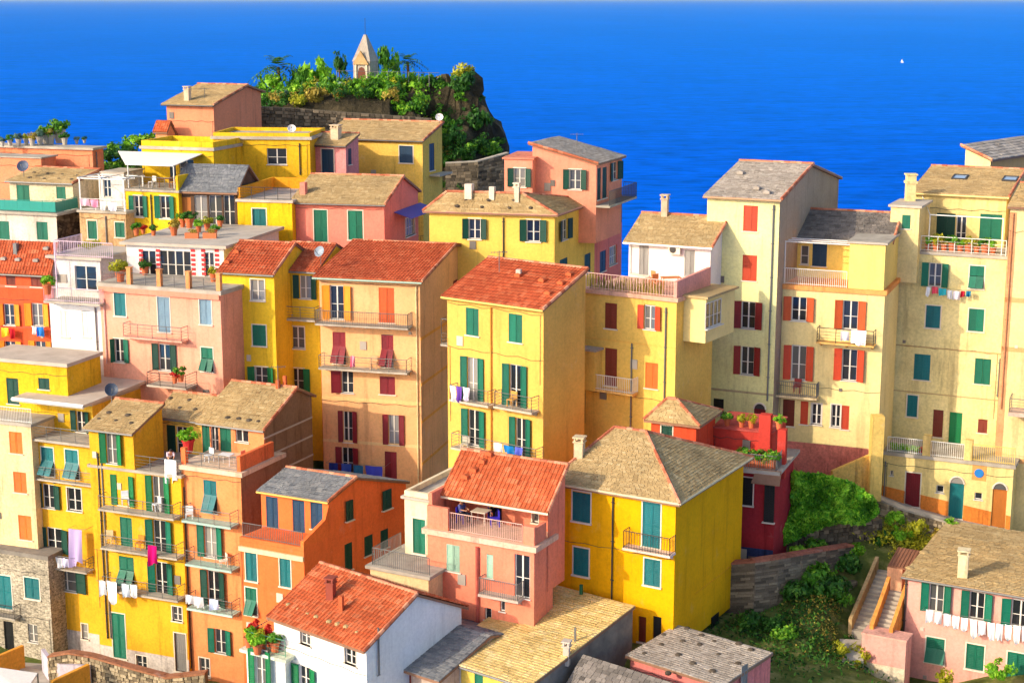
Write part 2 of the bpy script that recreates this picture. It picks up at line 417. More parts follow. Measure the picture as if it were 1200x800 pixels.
class Blk:
    def __init__(s, root, c, corner, D, a, xl, xr=None, dep=8, bot=10, b=None, p3=None, wear=.5, cr=None, hid=False):
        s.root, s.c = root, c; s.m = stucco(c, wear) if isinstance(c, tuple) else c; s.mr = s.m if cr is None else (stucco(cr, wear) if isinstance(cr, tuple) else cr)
        a = math.radians(a); b = a if b is None else math.radians(b)
        s.r = V((math.cos(a), -math.sin(a), 0)); s.bk = V((math.sin(b), math.cos(b), 0))
        C = p3 if p3 is not None else P(corner[0], corner[1], D)
        s.zt = C.z; s.zb = s.zt - bot; s.C = V((C.x, C.y, 0))
        nF = V((-math.sin(a), -math.cos(a), 0)); nR = V((s.bk.y, -s.bk.x, 0))
        h = hit(xl, corner[1], s.C, nF); s.w = (s.C - V((h.x, h.y, 0))).length
        s.d = dep
        if xr is not None:
            h = hit(xr, corner[1], s.C, nR); s.d = (V((h.x, h.y, 0)) - s.C).dot(s.bk)
        s.O = s.C - s.r * s.w
        s.F = Face(s.O, s.r, nF, s.w, s); s.R = Face(s.C, s.bk, nR, s.d, s)
        s.top = None; s.planes = []; s.zlo = s.zt
        if root is not None and not WM[root.name].translation.length:
            pass
    def L(s, x, q, z): p = s.O + s.r * x + s.bk * q; return V((p.x, p.y, z))
    def zgrid(s, f): return s.zt if f is s.F else s.zlo
    # --- roof shapes -------------------------------------------------
    def roof_obj(s, quads, kind, style, th=.14, col=None):
        m = MB()
        for qd in quads: m.prism(qd, (0, 0, -th))
        o = part('roof', m, col or paint((150, 110, 84), .8, .2), s.root)
        t = MB()
        for qd in quads:
            q4 = list(qd) if len(qd) == 4 else [qd[0], qd[1], qd[2], qd[2]]
            tile_plane(t, *q4, style); nn = (V(q4[1]) - V(q4[0])).cross(V(q4[2]) - V(q4[0])).normalized(); s.planes.append((V(q4[0]), nn if nn.z > 0 else -nn))
        part('roof_tiles', t, ROOFM[kind](), o, kind='stuff'); s.roof = o; return o
    def caps(s, segs, c=None, r=.1):
        m = MB()
        for a, b in segs:
            a, b = V(a), V(b); n_ = max(1, round((b - a).length / .4))
            for i in range(n_):
                m.cur = random.random(); m.bar(a.lerp(b, i / n_), a.lerp(b, (i + .96) / n_), r * random.uniform(.9, 1.1), 6)
        part('ridge_caps', m, c or tilemat('cap_tile', (176, 96, 66), (206, 126, 92), (226, 160, 124)), s.roof, kind='stuff')
    def left_hit(s, px, py):
        h = hit(px, py, s.O, s.R.n); return (h - s.O).dot(s.bk), h.z
    def gable(s, ridge, kind='slate', style=None, oh=.3, back=None, fascia=None, cap=True, caprake=True, sider=None, left=False):
        sr, zr = s.left_hit(*ridge) if left else s.R.hit(*ridge); sr = max(.5, sr); style = style or ('terra' if kind.startswith('terra') else 'slate')
        shed = sr > s.d - .4
        if shed: sr = s.d if sr < s.d + 3 else s.d
        mm = (zr - s.zt) / sr; zb = zr if shed else (back if back is not None else zr - mm * (s.d - sr))
        s.zlo = min(s.zt, zb); s.top = [(0, s.zt), (sr, zr)] + ([] if shed else [(s.d, zb)]); o2 = oh * .55 if sider is None else sider
        A = s.L(-o2, -oh, s.zt - mm * oh + .1); B = s.L(s.w + o2, -oh, s.zt - mm * oh + .1); Cc = s.L(s.w + o2, sr, zr + .1); Dd = s.L(-o2, sr, zr + .1)
        qs = [(A, B, Cc, Dd)]
        if not shed:
            m2 = (zr - zb) / (s.d - sr); E = s.L(-o2, s.d + oh, zb - m2 * oh + .1); G = s.L(s.w + o2, s.d + oh, zb - m2 * oh + .1); qs.append((G, E, Dd, Cc))
        s.roof_obj(qs, kind, style)
        if cap:
            sg = [(Dd + V((0, 0, .05)), Cc + V((0, 0, .05)))]
            if caprake: sg.append((B + V((0, 0, .06)), Cc + V((0, 0, .06))))
            s.caps(sg)
        if fascia is not None: gutter(s.root, A - V((0, 0, .08)), B - V((0, 0, .08)), fascia)
        s.zr, s.sr, s.mm = zr, sr, mm
        s.eave = (A, B); return s
    def hip(s, rl, rr, rh, kind='slate', style='slate', oh=.35, fascia=None):
        zr = s.zt + rh; Lp, Rp = PZ(*rl, zr), PZ(*rr, zr); z = s.zt + .04; Lp = Rp + s.r * (Lp - Rp).dot(s.r)
        A, B, C_, Dd = s.L(-oh, -oh, z), s.L(s.w + oh, -oh, z), s.L(s.w + oh, s.d + oh, z), s.L(-oh, s.d + oh, z)
        s.roof_obj([(A, B, Rp, Lp), (B, C_, Rp), (C_, Dd, Lp, Rp), (Dd, A, Lp)], kind, style)
        u = V((0, 0, .04)); s.caps([(Lp + u, Rp + u), (B + u, Rp + u), (C_ + u, Rp + u), (A + u, Lp + u)])
        if fascia is not None:
            gutter(s.root, A, B, fascia); gutter(s.root, B, C_, fascia)
        s.eave = (A, B); return s
    def flat(s, m=None, oh=.1, th=.18, par=0, pm=None, sides='LFRB', pt=.2):
        mb = MB(); q = [s.L(-oh, -oh, s.zt + th), s.L(s.w + oh, -oh, s.zt + th), s.L(s.w + oh, s.d + oh, s.zt + th), s.L(-oh, s.d + oh, s.zt + th)]
        mb.prism(q, (0, 0, -th + .004)); s.roof = part('roof', mb, m or CONC(), s.root); z = s.zt + th
        s.planes.append((q[0], V((0, 0, 1)))); s.zf = z
        if par:
            mb = MB(); M = s.F.mat(0, z)
            # local y inward; with skewed blocks use corner points
            def seg(x0, q0, x1, q1, dx, dq):
                a = [s.L(x0, q0, z), s.L(x1, q1, z), s.L(x1 + dx, q1 + dq, z), s.L(x0 + dx, q0 + dq, z)]; mb.prism(a, (0, 0, par))
            if 'F' in sides: seg(0, 0, s.w, 0, 0, pt)
            if 'B' in sides: seg(0, s.d - pt, s.w, s.d - pt, 0, pt)
            if 'L' in sides: seg(0, pt + .003, 0, s.d - pt - .003, pt, 0)
            if 'R' in sides: seg(s.w - pt, pt + .003, s.w - pt, s.d - pt - .003, pt, 0)
            part('parapet', mb, pm or s.m, s.root)
        return s
    def shedx(s, yl, kind='grey', style='slate', oh=.3):   # roof falling from left to right
        a, zl = s.F.hit(yl[0], yl[1]); s.slant = zl; z = s.zt
        k = (zl - z) / s.w
        A, B = s.L(-oh, -oh, zl + .1 + k * oh), s.L(s.w + oh, -oh, z + .1 - k * oh); C_, Dd = s.L(s.w + oh, s.d + oh, B.z), s.L(-oh, s.d + oh, A.z)
        s.roof_obj([(B, C_, Dd, A)], kind, style); s.caps([(A + V((0, 0, .04)), B + V((0, 0, .04)))]); return s
    # --- wall ---------------------------------------------------------
    def wall(s):
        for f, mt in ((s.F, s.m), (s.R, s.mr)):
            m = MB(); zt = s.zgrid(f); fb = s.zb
            xs = sorted({0, f.w, *[x for h in f.holes for x in h[:2]]}); zs = sorted({fb, zt, *[z for h in f.holes for z in h[2:]]})
            for x0, x1 in zip(xs, xs[1:]):
                for z0, z1 in zip(zs, zs[1:]):
                    if x1 - x0 < 1e-4 or z1 - z0 < 1e-4: continue
                    cx, cz = (x0 + x1) / 2, (z0 + z1) / 2
                    if any(h[0] < cx < h[1] and h[2] < cz < h[3] for h in f.holes): continue
                    m.quad(f.pt(x0, z0), f.pt(x1, z0), f.pt(x1, z1), f.pt(x0, z1))
            for h in f.holes:
                a, b, z0, z1 = h; d = -.22
                for (p, q) in (((a, z0), (b, z0)), ((b, z0), (b, z1)), ((b, z1), (a, z1)), ((a, z1), (a, z0))):
                    m.quad(f.pt(*p), f.pt(*p, d), f.pt(*q, d), f.pt(*q))
                m.quad(f.pt(a, z0, d), f.pt(b, z0, d), f.pt(b, z1, d), f.pt(a, z1, d))
            if f is s.R and s.top:
                pl = [(0, s.zlo)] + ([(0, s.zt)] if s.zt > s.zlo + .001 else []) + s.top[1:]
                if s.top[-1][1] > s.zlo + .001: pl.append((s.d, s.zlo))
                m.quad(*[f.pt(*p) for p in pl])
            if f is s.F and getattr(s, 'slant', None): m.quad(f.pt(0, s.zt), f.pt(f.w, s.zt), f.pt(0, s.slant))
            if f is s.F:      # remaining sides
                zl = getattr(s, 'slant', None) or s.zt
                if s.top:
                    pl = [(0, s.zb), (0, s.zt)] + s.top[1:] + [(s.d, s.zb)]; m.quad(*[s.L(0, q, z) for q, z in pl])
                    zb_ = s.top[-1][1]
                else:
                    m.quad(s.L(0, 0, s.zb), s.L(0, 0, zl), s.L(0, s.d, zl), s.L(0, s.d, s.zb)); zb_ = s.zt
                m.quad(s.L(0, s.d, s.zb), s.L(0, s.d, zb_), s.L(s.w, s.d, zb_), s.L(s.w, s.d, s.zb))
            part('wall', m, mt, s.root)
        if s.w > 3.2 and s.zt - s.zb > 4:     # cables and small fixings on the facade
            rq = random.Random(int(s.w * 1000) + int(s.zt * 100)); hs = s.F.holes
            for i in range(2 if s.w > 5 else 1):
                for _ in range(20):
                    z = s.zt - (rq.uniform(.3, 1.5) if i == 0 else rq.uniform(2, min(9, s.zt - s.zb - 1)))
                    if not any(h[2] - .15 < z < h[3] + .2 for h in hs): break
                else: continue
                k = MB(); n_ = 8; pts = [s.F.pt(s.w * j / n_, z - .1 * math.sin(math.pi * ((j / 2) % 1)) - .05 * rq.random(), .035) for j in range(n_ + 1)]
                k.path(pts, .014, 4); x = s.w * rq.choice((.03, .97)); k.bar(s.F.pt(x, z - .05, .03), s.F.pt(x, max(s.zb, z - rq.uniform(2, 5)), .03), .013); part('cable', k, IRON(), s.root)
            for i in range(3):
                x, z = rq.uniform(.3, s.w - .5), s.zt - rq.uniform(.8, min(10, s.zt - s.zb - .5))
                if any(h[0] - .75 < x < h[1] + .75 and h[2] - .3 < z < h[3] + .3 for h in hs): continue
                k = MB(); w_, h_ = rq.choice(((.1, .1), (.16, .22), (.24, .3))); k.box(-w_, w_, -.06, .0, -h_, h_); part('meter_box', k, paint(rq.choice(((170, 160, 146), (120, 112, 104), (206, 196, 176))), .6, .1), s.root, s.F.mat(x, z))
        return s
def bands(f, y, h=.22, c=TW, out=.03, xm=None, x0=0, x1=None):
    z = f.hit(xm if xm else f_midpx(f), y)[1]; m = MB(); m.box(x0, (f.w if x1 is None else x1), -out, .02, -h / 2, h / 2); part('band', m, stucco(c, .3), f.blk.root, f.mat(0, z))
def f_midpx(f):
    q = f.pt(f.w / 2, f.blk.zt) - CAM; fw = V((0, CP, -SP)); return 600 + FPX * q.x / q.dot(fw)
def pipe(f, x, y0, y1, c=None, r=.05):
    s0, z0 = f.hit(x, y0); z1 = f.hit(x, y1)[1]; m = MB(); m.bar(f.pt(s0, z0, .08), f.pt(s0, z1, .08), r, 6)
    z = z0
    while z > z1: m.bar(f.pt(s0 - .1, z - .3, .06), f.pt(s0 + .1, z - .3, .06), .03); z -= 2.2
    part('downpipe', m, c or METAL(), f.blk.root)
def dado(f, y, c, xm=None, out=.02):
    z = f.hit(xm if xm else f_midpx(f), y)[1]; holes = [h for h in f.holes if h[2] < z]
    m = MB(); xs = sorted({0, f.w, *[q for h in holes for q in h[:2]]}); zb = f.blk.zb
    for a, b in zip(xs, xs[1:]):
        hs = [h for h in holes if h[0] < (a + b) / 2 < h[1]]
        lo = zb
        for h in sorted(hs, key=lambda h: h[2]):
            if h[2] > lo + .01: m.box(a, b, -out, .02, lo, min(h[2], z))
            lo = h[3]
        if lo < z: m.box(a, b, -out, .02, lo, z)
    M = f.mat(0, 0); part('plinth', m, stucco(c, .8), f.blk.root, M)
# ------------------------------------------------------------------ sea, hillside
def sea_material():
    m, n, b = newmat('sea_water'); n.nodes.remove(b)
    c = ramp(n, noise(n, .0016, (1, .35, 1), 6, .6), [(.3, (.0, .095, .62)), (.7, (.0, .135, .80))])
    c = mul(n, c, ramp(n, noise(n, .03, (.3, 1, 1), 8, .75), [(.32, g3(.68)), (.52, g3(1)), (.7, g3(1.16))]))
    c = mul(n, c, ramp(n, noise(n, .16, (.4, 1, 1), 6, .7), [(.36, g3(.58)), (.5, g3(1)), (.68, g3(1.22))]))
    d = n.nodes.new('ShaderNodeBsdfDiffuse'); n.links.new(c, d.inputs[0])
    g = n.nodes.new('ShaderNodeBsdfGlossy'); g.inputs['Color'].default_value = (.03, .46, .95, 1); g.inputs['Roughness'].default_value = .3
    lw = n.nodes.new('ShaderNodeLayerWeight'); lw.inputs[0].default_value = .5
    mr = n.nodes.new('ShaderNodeMapRange'); mr.inputs['From Min'].default_value = .9; mr.inputs['From Max'].default_value = 1.0; mr.inputs['To Min'].default_value = .12; mr.inputs['To Max'].default_value = .55
    n.links.new(lw.outputs['Facing'], mr.inputs[0])
    mx = n.nodes.new('ShaderNodeMixShader'); n.links.new(mr.outputs[0], mx.inputs[0])
    n.links.new(d.outputs[0], mx.inputs[1]); n.links.new(g.outputs[0], mx.inputs[2]); n.links.new(mx.outputs[0], n.nodes['Material Output'].inputs[0])
    k = n.nodes.new('ShaderNodeBump'); k.inputs['Strength'].default_value = .6; k.inputs['Distance'].default_value = 1.5; n.links.new(noise(n, .1, (.45, 1, 1), 8, .7), k.inputs['Height'])
    n.links.new(k.outputs[0], g.inputs['Normal']); n.links.new(k.outputs[0], d.inputs['Normal']); return m
m = MB(); m.quad((-150000, -2000, 0), (150000, -2000, 0), (150000, 190000, 0), (-150000, 190000, 0))
o = put('sea', m.mesh('sea', sea_material())); o['kind'] = 'structure'
# hillside height control points (pixel x, pixel y, distance) and world ones
CPTS = [P(*q) for q in [(60, 806, 97), (160, 800, 98), (250, 812, 96), (45, 780, 104), (110, 786, 103.5), (200, 797, 102), (270, 815, 99.5), (900, 770, 84), (960, 700, 89), (1000, 770, 88), (930, 650, 95), (1000, 622, 98), (1035, 606, 100), (1120, 632, 98), (1200, 662, 97), (860, 740, 86), (1060, 800, 88), (760, 740, 84), (130, 194, 149), (150, 191, 150), (168, 186, 151), (185, 181, 152)]]
CPTS = [(p.x, p.y, p.z) for p in CPTS]
CPTS += [(x, y, CAMZ + z) for x, y, z in [(-60, 60, -55), (0, 60, -52), (40, 60, -50), (90, 60, -52), (-50, 85, -48), (-20, 85, -46), (0, 75, -44), (-5, 92, -44), (-45, 112, -40), (-20, 108, -42), (-5, 110, -40), (12, 100, -36), (30, 104, -35), (45, 104, -37),
   (-60, 125, -32), (-30, 122, -32), (-10, 122, -34), (8, 125, -48), (30, 118, -44), (60, 118, -46), (-60, 140, -25), (-35, 138, -24), (-15, 138, -26), (2, 140, -44), (15, 140, -60), (30, 135, -62), (60, 130, -60), (100, 130, -70),
   (-60, 160, -26), (-40, 155, -18), (-25, 155, -17), (-12, 155, -20), (0, 155, -38), (12, 160, -66), (-60, 185, -60), (-35, 190, -40), (-10, 195, -45), (10, 185, -74), (-90, 160, -50), (-90, 120, -40), (-60, 215, -80), (-30, 220, -78), (0, 220, -80), (40, 200, -80), (100, 180, -80), (-90, 200, -80), (60, 160, -78), (70, 100, -36), (70, 80, -42), (100, 100, -45)]]
def ground_z(x, y):
    a = b = 0
    for X, Y, Z in CPTS:
        w_ = 1 / (((x - X) ** 2 + (y - Y) ** 2) ** 1.7 + 1e-3); a += w_ * Z; b += w_
    return a / b
m = MB(); nx, ny = 70, 64; X0, X1, Y0, Y1 = -95, 105, 55, 225
gv = [[(X0 + (X1 - X0) * i / nx, Y0 + (Y1 - Y0) * j / ny) for i in range(nx + 1)] for j in range(ny + 1)]
m.v = [(x, y, ground_z(x, y)) for r in gv for x, y in r]
for j in range(ny):
    for i in range(nx):
        q = j * (nx + 1) + i; m.f.append((q, q + 1, q + nx + 2, q + nx + 1)); m.r.append(.5)
o = put('hillside', m.mesh('hillside', GARDEN(), True)); o['kind'] = 'structure'
def house(name, label, corner, D, bot, cat='house', group=None):
    p = P(corner[0], corner[1], D); return thing(name, (p.x, p.y, p.z - bot), label, cat, group)
def chimney(b, px, py, h=1.2, w=.5, m=None, cap=True, pl=0, tall=False):
    p, n = b.planes[pl]; q = hit(px, py, p, n); k = MB(); M = T(q) @ Matrix.Rotation(math.radians(-20), 4, 'Z')
    k.box(-w / 2, w / 2, -w / 2, w / 2, -.5, h)
    if cap:
        k.box(-w / 2 - .06, w / 2 + .06, -w / 2 - .06, w / 2 + .06, h, h + .07)
        for x in (-1, 1):
            for y in (-1, 1): k.box(x * w * .42 - .05, x * w * .42 + .05, y * w * .42 - .05, y * w * .42 + .05, h + .07, h + .25)
        k.box(-w / 2 - .08, w / 2 + .08, -w / 2 - .08, w / 2 + .08, h + .25, h + .33)
    part('chimney', k, m or stucco((214, 190, 156), .6), b.roof, M)
def roof_stones(b, pts, pl=0, c=None, s=.16, name='roof_stone'):
    p, n = b.planes[pl]
    k = MB(); k.lathe([(.001, -.1), (s * 1.0, -.02), (s * 1.15, .05), (s * .8, .11), (s * .3, .13)], 7); me = k.mesh(name, c or fuzzy('dark_stone', [(.3, (70, 62, 54)), (.7, (110, 98, 84))], 2.))
    for px, py in pts:
        q = hit(px, py, p, n); o = put(name, me, b.roof, T(q) @ Matrix.Rotation(random.uniform(0, 6), 4, 'Z') @ Matrix.Scale(random.uniform(.8, 1.25), 4))
def vents(b, pts, pl=0, c=None):
    p, n = b.planes[pl]
    k = MB(); k.prism([(-.2, -.2, .02), (.2, -.2, .02), (.2, -.2, .2), (0, -.2, .26), (-.2, -.2, .2)], (0, .4, 0)); me = k.mesh('vent_tile', c or TERRAL())
    a = math.atan2(n.x, -n.y)
    for px, py in pts: put('vent_tile', me, b.roof, T(hit(px, py, p, n) + n * .04) @ Matrix.Rotation(a, 4, 'Z'))
# ------------------------------------------------------------------ houses, back row on the left
YEL = (250, 206, 40); SALM = (240, 146, 104)
h = house('salmon_house', 'long salmon house with a planted flat roof at the far left edge', (108, 176), 140, 9)
b = Blk(h, SALM, (108, 176), 140, 18, -25, 121, bot=9).flat(CONC(), .25, .2); N1 = b
b.wall(); pipe(b.R, 112, 178, 205)
b2 = Blk(h, SALM, (48, 186), 138, 18, -25, dep=2.2, bot=9).flat(CONC(), .15, .12); b2.wall()
h = house('cream_house', 'small cream house with slate roof and glass-fronted green balcony at the left edge', (85, 214), 132, 9)
b = Blk(h, (236, 216, 176), (85, 215), 132, 18, 11, 117, bot=5, wear=.8).gable((117, 200), 'slate', oh=.35, fascia=METAL()); N2 = b
wins(b.F, 'c 20 217 35 247; c 66 219 77 233'); b.wall(); roof_stones(b, [(40, 203), (56, 204), (73, 205), (91, 206), (35, 209), (52, 210), (69, 210), (84, 211)])
b2 = Blk(h, (226, 214, 196), (66, 253), 129, 18, -25, 93, bot=6, cr=rough_stone('brown_rubble', (70, 56, 44), (104, 86, 66), (140, 118, 92))).flat(CONC(), .25, .2)
wins(b2.F, 'c -12 259 11 280; c 43 260 56 281'); b2.wall()
rail_on(h, [b2.L(.1, .1, b2.zf), b2.L(b2.w - .1, .1, b2.zf), b2.L(b2.w - .1, b2.d, b2.zf)], paint((60, 150, 130), .2, .1), .95, 'panel')
h = house('ochre_terrace_house', 'ochre stone house with a white pergola over its roof terrace', (147, 251), 128, 8)
b = Blk(h, (214, 184, 124), (147, 251), 128, 18, 93, dep=7, bot=8, wear=.9).flat(CONC(), .15, .2); N3 = b
wins(b.F, 'c+ 103 259 114 280; c+ 135 260 146 278'); pipe(b.F, 124, 253, 285); b.wall()
bb = Blk(h, (232, 226, 214), (146, 228), 131.2, 18, 120, dep=3, bot=-.1 + 2.4, p3=None); bb.zt = b.zf + 2.7; bb.zb = b.zf; bb.zlo = bb.zt
wins(bb.F, 'p 121 206 130 231'); bb.flat(CONC(), .1, .1).wall()
k = MB(); z0, z1 = b.zf, b.zf + 2.5
for x in (0.1, b.w * .5, b.w - .1):
    for q in (.1, 3.0): k.box(-.05, .05, -.05, .05, z0, z1, T(V((*b.L(x, q, 0).xy, 0))))
for q in (.1, 1.5, 3.0): k.bar(b.L(-.1, q, z1), b.L(b.w + .1, q, z1), .055)
for x in (.1, b.w * .5, b.w - .1): k.bar(b.L(x, -.1, z1 + .08), b.L(x, 3.2, z1 + .08), .05)
part('pergola', k, WHITE(), h); rail_on(h, [b.L(.1, .1, b.zf), b.L(b.w, .1, b.zf)], WHITE(), .9, 'wire')
h = house('yellow_house', 'yellow house with a white awning over its upper terrace', (209, 225), 128, 12)
b = Blk(h, YEL, (209, 226), 128, 18, 147, dep=4.6, bot=12).flat(CONC(), .12, .18); N4 = b
wins(b.F, 'o+ 151 229 174 254; o+ 181 230 206 256'); pipe(b.F, 177, 228, 265, IRON()); b.wall()
rail_on(h, [b.L(.1, .1, b.zf), b.L(b.w - .1, .1, b.zf)], METAL(), .95, 'wire'); k = MB()
k.prism([b.L(b.w - .2, .0, b.zf), b.L(b.w, .0, b.zf), b.L(b.w, b.d + 3, b.zf), b.L(b.w - .2, b.d + 3, b.zf)], (0, 0, 1.15)); part('parapet', k, b.m, h)
u = Blk(h, YEL, (250, 177), 133, 18, 166, dep=5, bot=5).flat(CONC(), .15, .25, .45); N4u = u
wins(u.F, 'c 199 187 206 209 navy; p 210 187 227 205'); u.wall()
k = MB(); za = u.zt - .3; k.prism([u.L(-2.2, -.05, za), u.L(u.w - 1, -.05, za), b.L(b.w - .5, 0.2, za - .5), b.L(-.0, .2, za - .5)], (0, 0, .06)); part('awning', k, paint((240, 232, 218), .8, .05), h)
k = MB()
for x in (0.15, b.w - .5): k.bar(b.L(x, .3, b.zf), b.L(x, .3, za - .5), .05)
part('awning_frame', k, WHITE(), h)
h = house('yellow_house', 'long yellow block with a flat roof and one blue window behind the slate terrace', (362, 164), 137, 12)
b = Blk(h, (236, 196, 40), (363, 164), 137, 6, 250, dep=6, bot=12).flat(CONC(), .2, .25, .3); N4b = b
wins(b.F, 'p 313 174 336 193'); pipe(b.F, 264, 168, 196, IRON()); pipe(b.F, 351, 168, 205, IRON()); b.wall()
h = house('salmon_house', 'tall salmon house with a slate gable roof, standing highest beside the rocky garden', (250, 123), 150, 9)
b = Blk(h, (240, 150, 112), (250, 123), 150, 20, 195, 306, bot=9, wear=.3).gable((288, 101), 'slate', 'fine', oh=.5, fascia=IRON()); N5 = b
b.wall(); chimney(b, 220, 118, 1.0, .5)
b2 = Blk(h, (240, 160, 110), (196, 152), 149.5, 20, 182, dep=3, bot=6).gable((199, 143), 'terral', oh=.25, cap=False); b2.wall()
h = house('pink_house', 'pink and yellow slate-roofed house in front of the rocky garden', (405, 171), 138, 9)
b = Blk(h, (236, 150, 146), (405, 171), 138, 20, 363, 420, bot=8).gable((421, 158), 'slate', oh=.3, fascia=IRON(), caprake=False); N6p = b
wins(b.F, 'd+ 377 175 391 205 navy'); wins(b.R, 'c 408 174 412 193 navy'); b.wall()
b = Blk(h, (240, 206, 90), (495, 165), 143, 20, 380, 518, bot=10).gable((517, 145), 'slate', oh=.35, fascia=IRON()); N6 = b
wins(b.F, 'c+ 468 171 484 191 navy'); wins(b.R, 'c 503 168 509 200 navy'); b.wall()
k = MB(); k.prism([b.R.pt(1.5, b.R.hit(510, 203)[1]), b.R.pt(4.5, b.R.hit(510, 203)[1]), b.R.pt(4.5, b.R.hit(510, 203)[1], 1), b.R.pt(1.5, b.R.hit(510, 203)[1], 1)], (0, 0, -.15)); part('balcony', k, CONC(), h)
chimney(N6p, 394, 163, .9, .7, m=stucco((222, 196, 160)))
h = house('yellow_house', 'low bright yellow house with a teal door and a tiny blue roof terrace', (342, 238), 126, 9)
b = Blk(h, (250, 204, 30), (342, 238), 126, 12, 278, dep=8, bot=9).flat(CONCL(), .12, .2, .9, stucco((240, 176, 40)), 'LB'); N7y = b
wins(b.F, 'd+ 296 244 312 283 teal'); b.wall()
rail_on(h, [b.L(.1, .1, b.zf), b.L(b.w - .1, .1, b.zf)], IRON(), .95, 'wire')
h = house('pink_house', 'pink house with two tall green doors and slate gable roof', (450, 239), 125.3, 9)
b = Blk(h, (240, 138, 118), (450, 239), 125.3, 12, 343, 490, bot=9, b=16, wear=.3).gable((471, 208), 'slate', 'fine', oh=.35, fascia=METAL()); N7p = b
wins(b.F, 'c+ 368 246 384 286; c+ 408 247 425 281'); wins(b.R, 'p+ 475 254 486 276'); b.wall(); chimney(b, 356, 227, .9, .45, m=stucco((236, 140, 120)), cap=False)
k = MB(); z = b.R.hit(480, 244)[1]; k.prism([b.R.pt(2.2, z + .1), b.R.pt(b.d + .5, z + .1), b.R.pt(b.d + .5, z - .35, 1.5), b.R.pt(2.2, z - .35, 1.5)], (0, 0, .05)); part('awning', k, paint((96, 90, 170), .8, .1), h)
h = house('glazed_porch', 'dark glazed porch with a blue-grey sheet roof behind the flower pots', (278, 223), 127, 6, 'porch')
b = Blk(h, (96, 74, 60), (277, 223), 127.5, 12, 207, dep=5, bot=6); sr = b
b.gable((289, 195), 'blue', 'fine', oh=.4, cap=False); wins(b.F, 'p 228 229 243 264; p 245 229 260 264; p 262 229 275 264; c 212 231 224 262 wood'); b.wall(); N8 = b
h = house('white_striped_house', 'white terrace house with red and white striped window jambs and net curtains', (262, 291), 121, 10)
b = Blk(h, (236, 230, 222), (262, 291), 115.6, 15, 148, dep=10, bot=8, wear=.3).flat(CONCL(), .35, .22, .0); N9 = b
wins(b.F, 'p 187 294 224 324; p 239 296 251 324; p 166 294 183 322'); 
for x in (165, 185, 226, 238, 254):
    k = MB(); s0, z0 = b.F.hit(x, 292); z = z0
    for i in range(9): k.box(-.16, .16, -.04, .02, -.2, 0, b.F.mat(s0, z)); z -= .34
    part('striped_jamb', k, stucco((214, 70, 72), .3), h, kind='stuff')
b.wall()
# ------------------------------------------------------------------ left side
h = house('pink_house', 'pink house with orange pillars along its roof terrace and long thin balcony', (257, 345), 110, 14)
b = Blk(h, (250, 168, 138), (258, 346), 110, 21, 117, dep=8, bot=14, wear=.35).flat(CONC(), .15, .3); N10 = b; bands(b.F, 343, .36, (240, 150, 122), .2, 188)
wins(b.F, 'c+ 134 343 147 370 teal; c+ 185 348 199 389 sky; c+ 234 351 248 380 sky; h+ 128 397 152 424; o 178 403 208 434 dkg; a+ 236 407 250 435')
balcony(b.F, 144, 213, 399, .9, .1, METAL(), .95, 'wire', stucco((240, 176, 150))); b.wall(); pipe(b.F, 122, 350, 425, stucco((236, 190, 176)))
for x in (.25, .5, .74, .985): k = MB(); M = b.F.mat(b.w * x, b.zf); k.box(-.16, .16, .0, .32, 0, 1.15, M); k.box(-.2, .2, -.04, .36, 1.15, 1.22, M); part('terrace_pillar', k, stucco((244, 160, 100)), h)
0; rail_on(h, [b.L(.2, .15, b.zf), b.L(b.w - .2, .15, b.zf)], METAL(), .8, 'wire')
balcony(b.F, 172, 218, 455, 1.5, .12, IRON(), .9, 'wire', brackets=True)
h = house('white_house', 'narrow white house with pale pink railings between the red and pink houses', (118, 356), 114, 9)
b = Blk(h, (244, 240, 234), (118, 357), 114, 18, 58, dep=6, bot=9, wear=.25).flat(CONC(), .05, .1); N11 = b
wins(b.F, 'c 71 364 81 395 white; c 96 364 106 395 white'); b.wall(); balcony(b.F, 51, 117, 357, 1.1, .16, paint((240, 214, 222), .5, .05), 1.0, gap=.16); pipe(b.F, 112, 360, 410)
u = Blk(h, (222, 214, 204), (117, 305), 116, 18, 60, dep=5, bot=5, wear=.5).flat(CONCL(), .3, .2); wins(u.F, 'p 88 312 113 340'); u.wall()
pr = paint((240, 208, 220), .5, .05); rail_on(h, [u.L(u.w * .1, u.d * .7, u.zf), u.L(u.w * .1, -.2, u.zf), u.L(u.w + 1.2, -.2, u.zf)], pr, 1.1, gap=.17)
k = MB(); k.bar(u.L(u.w * .22, -.8, u.zb + 1), u.L(u.w * .22, -.8, u.zf + 1.1), .05); part('post', k, pr, h)
h = house('red_house', 'red house with a terracotta roof and yellow-orange shutters at the left edge', (58, 314), 117, 9)
b = Blk(h, (232, 96, 56), (59, 315), 117, 15, -60, 68, bot=9, wear=.4).gable((80, 282), 'terra', oh=.35, fascia=METAL(), cap=False)
wins(b.F, 'c 7 317 18 335 brown; c 36 318 49 336 brown; o -3 356 25 381 oran; o 29 355 59 382 oran; o -2 400 27 424 oran; o 34 400 62 424 oran'); bands(b.F, 336.5, .2, (238, 120, 90), .03, 30); b.wall()
vents(b, [(5, 305), (22, 306), (43, 307), (55, 293)], c=SLATEG()); chimney(b, 19, 296, .7, .3, m=METAL(), cap=False); N12 = b
h = house('yellow_house', 'low yellow house with a plain grey flat roof at the left edge', (78, 429), 108, 7)
b = Blk(h, (248, 200, 40), (78, 430), 108, 20, -25, 118, bot=7).flat(CONCL(), .15, .25); wins(b.F, 'c 8 443 22 473 dkg; c 45 443 58 456 dkg'); b.wall(); N13 = b
h = house('cream_house', 'cream house with faded orange shutters below a railed terrace at the left edge', (34, 499), 104, 14)
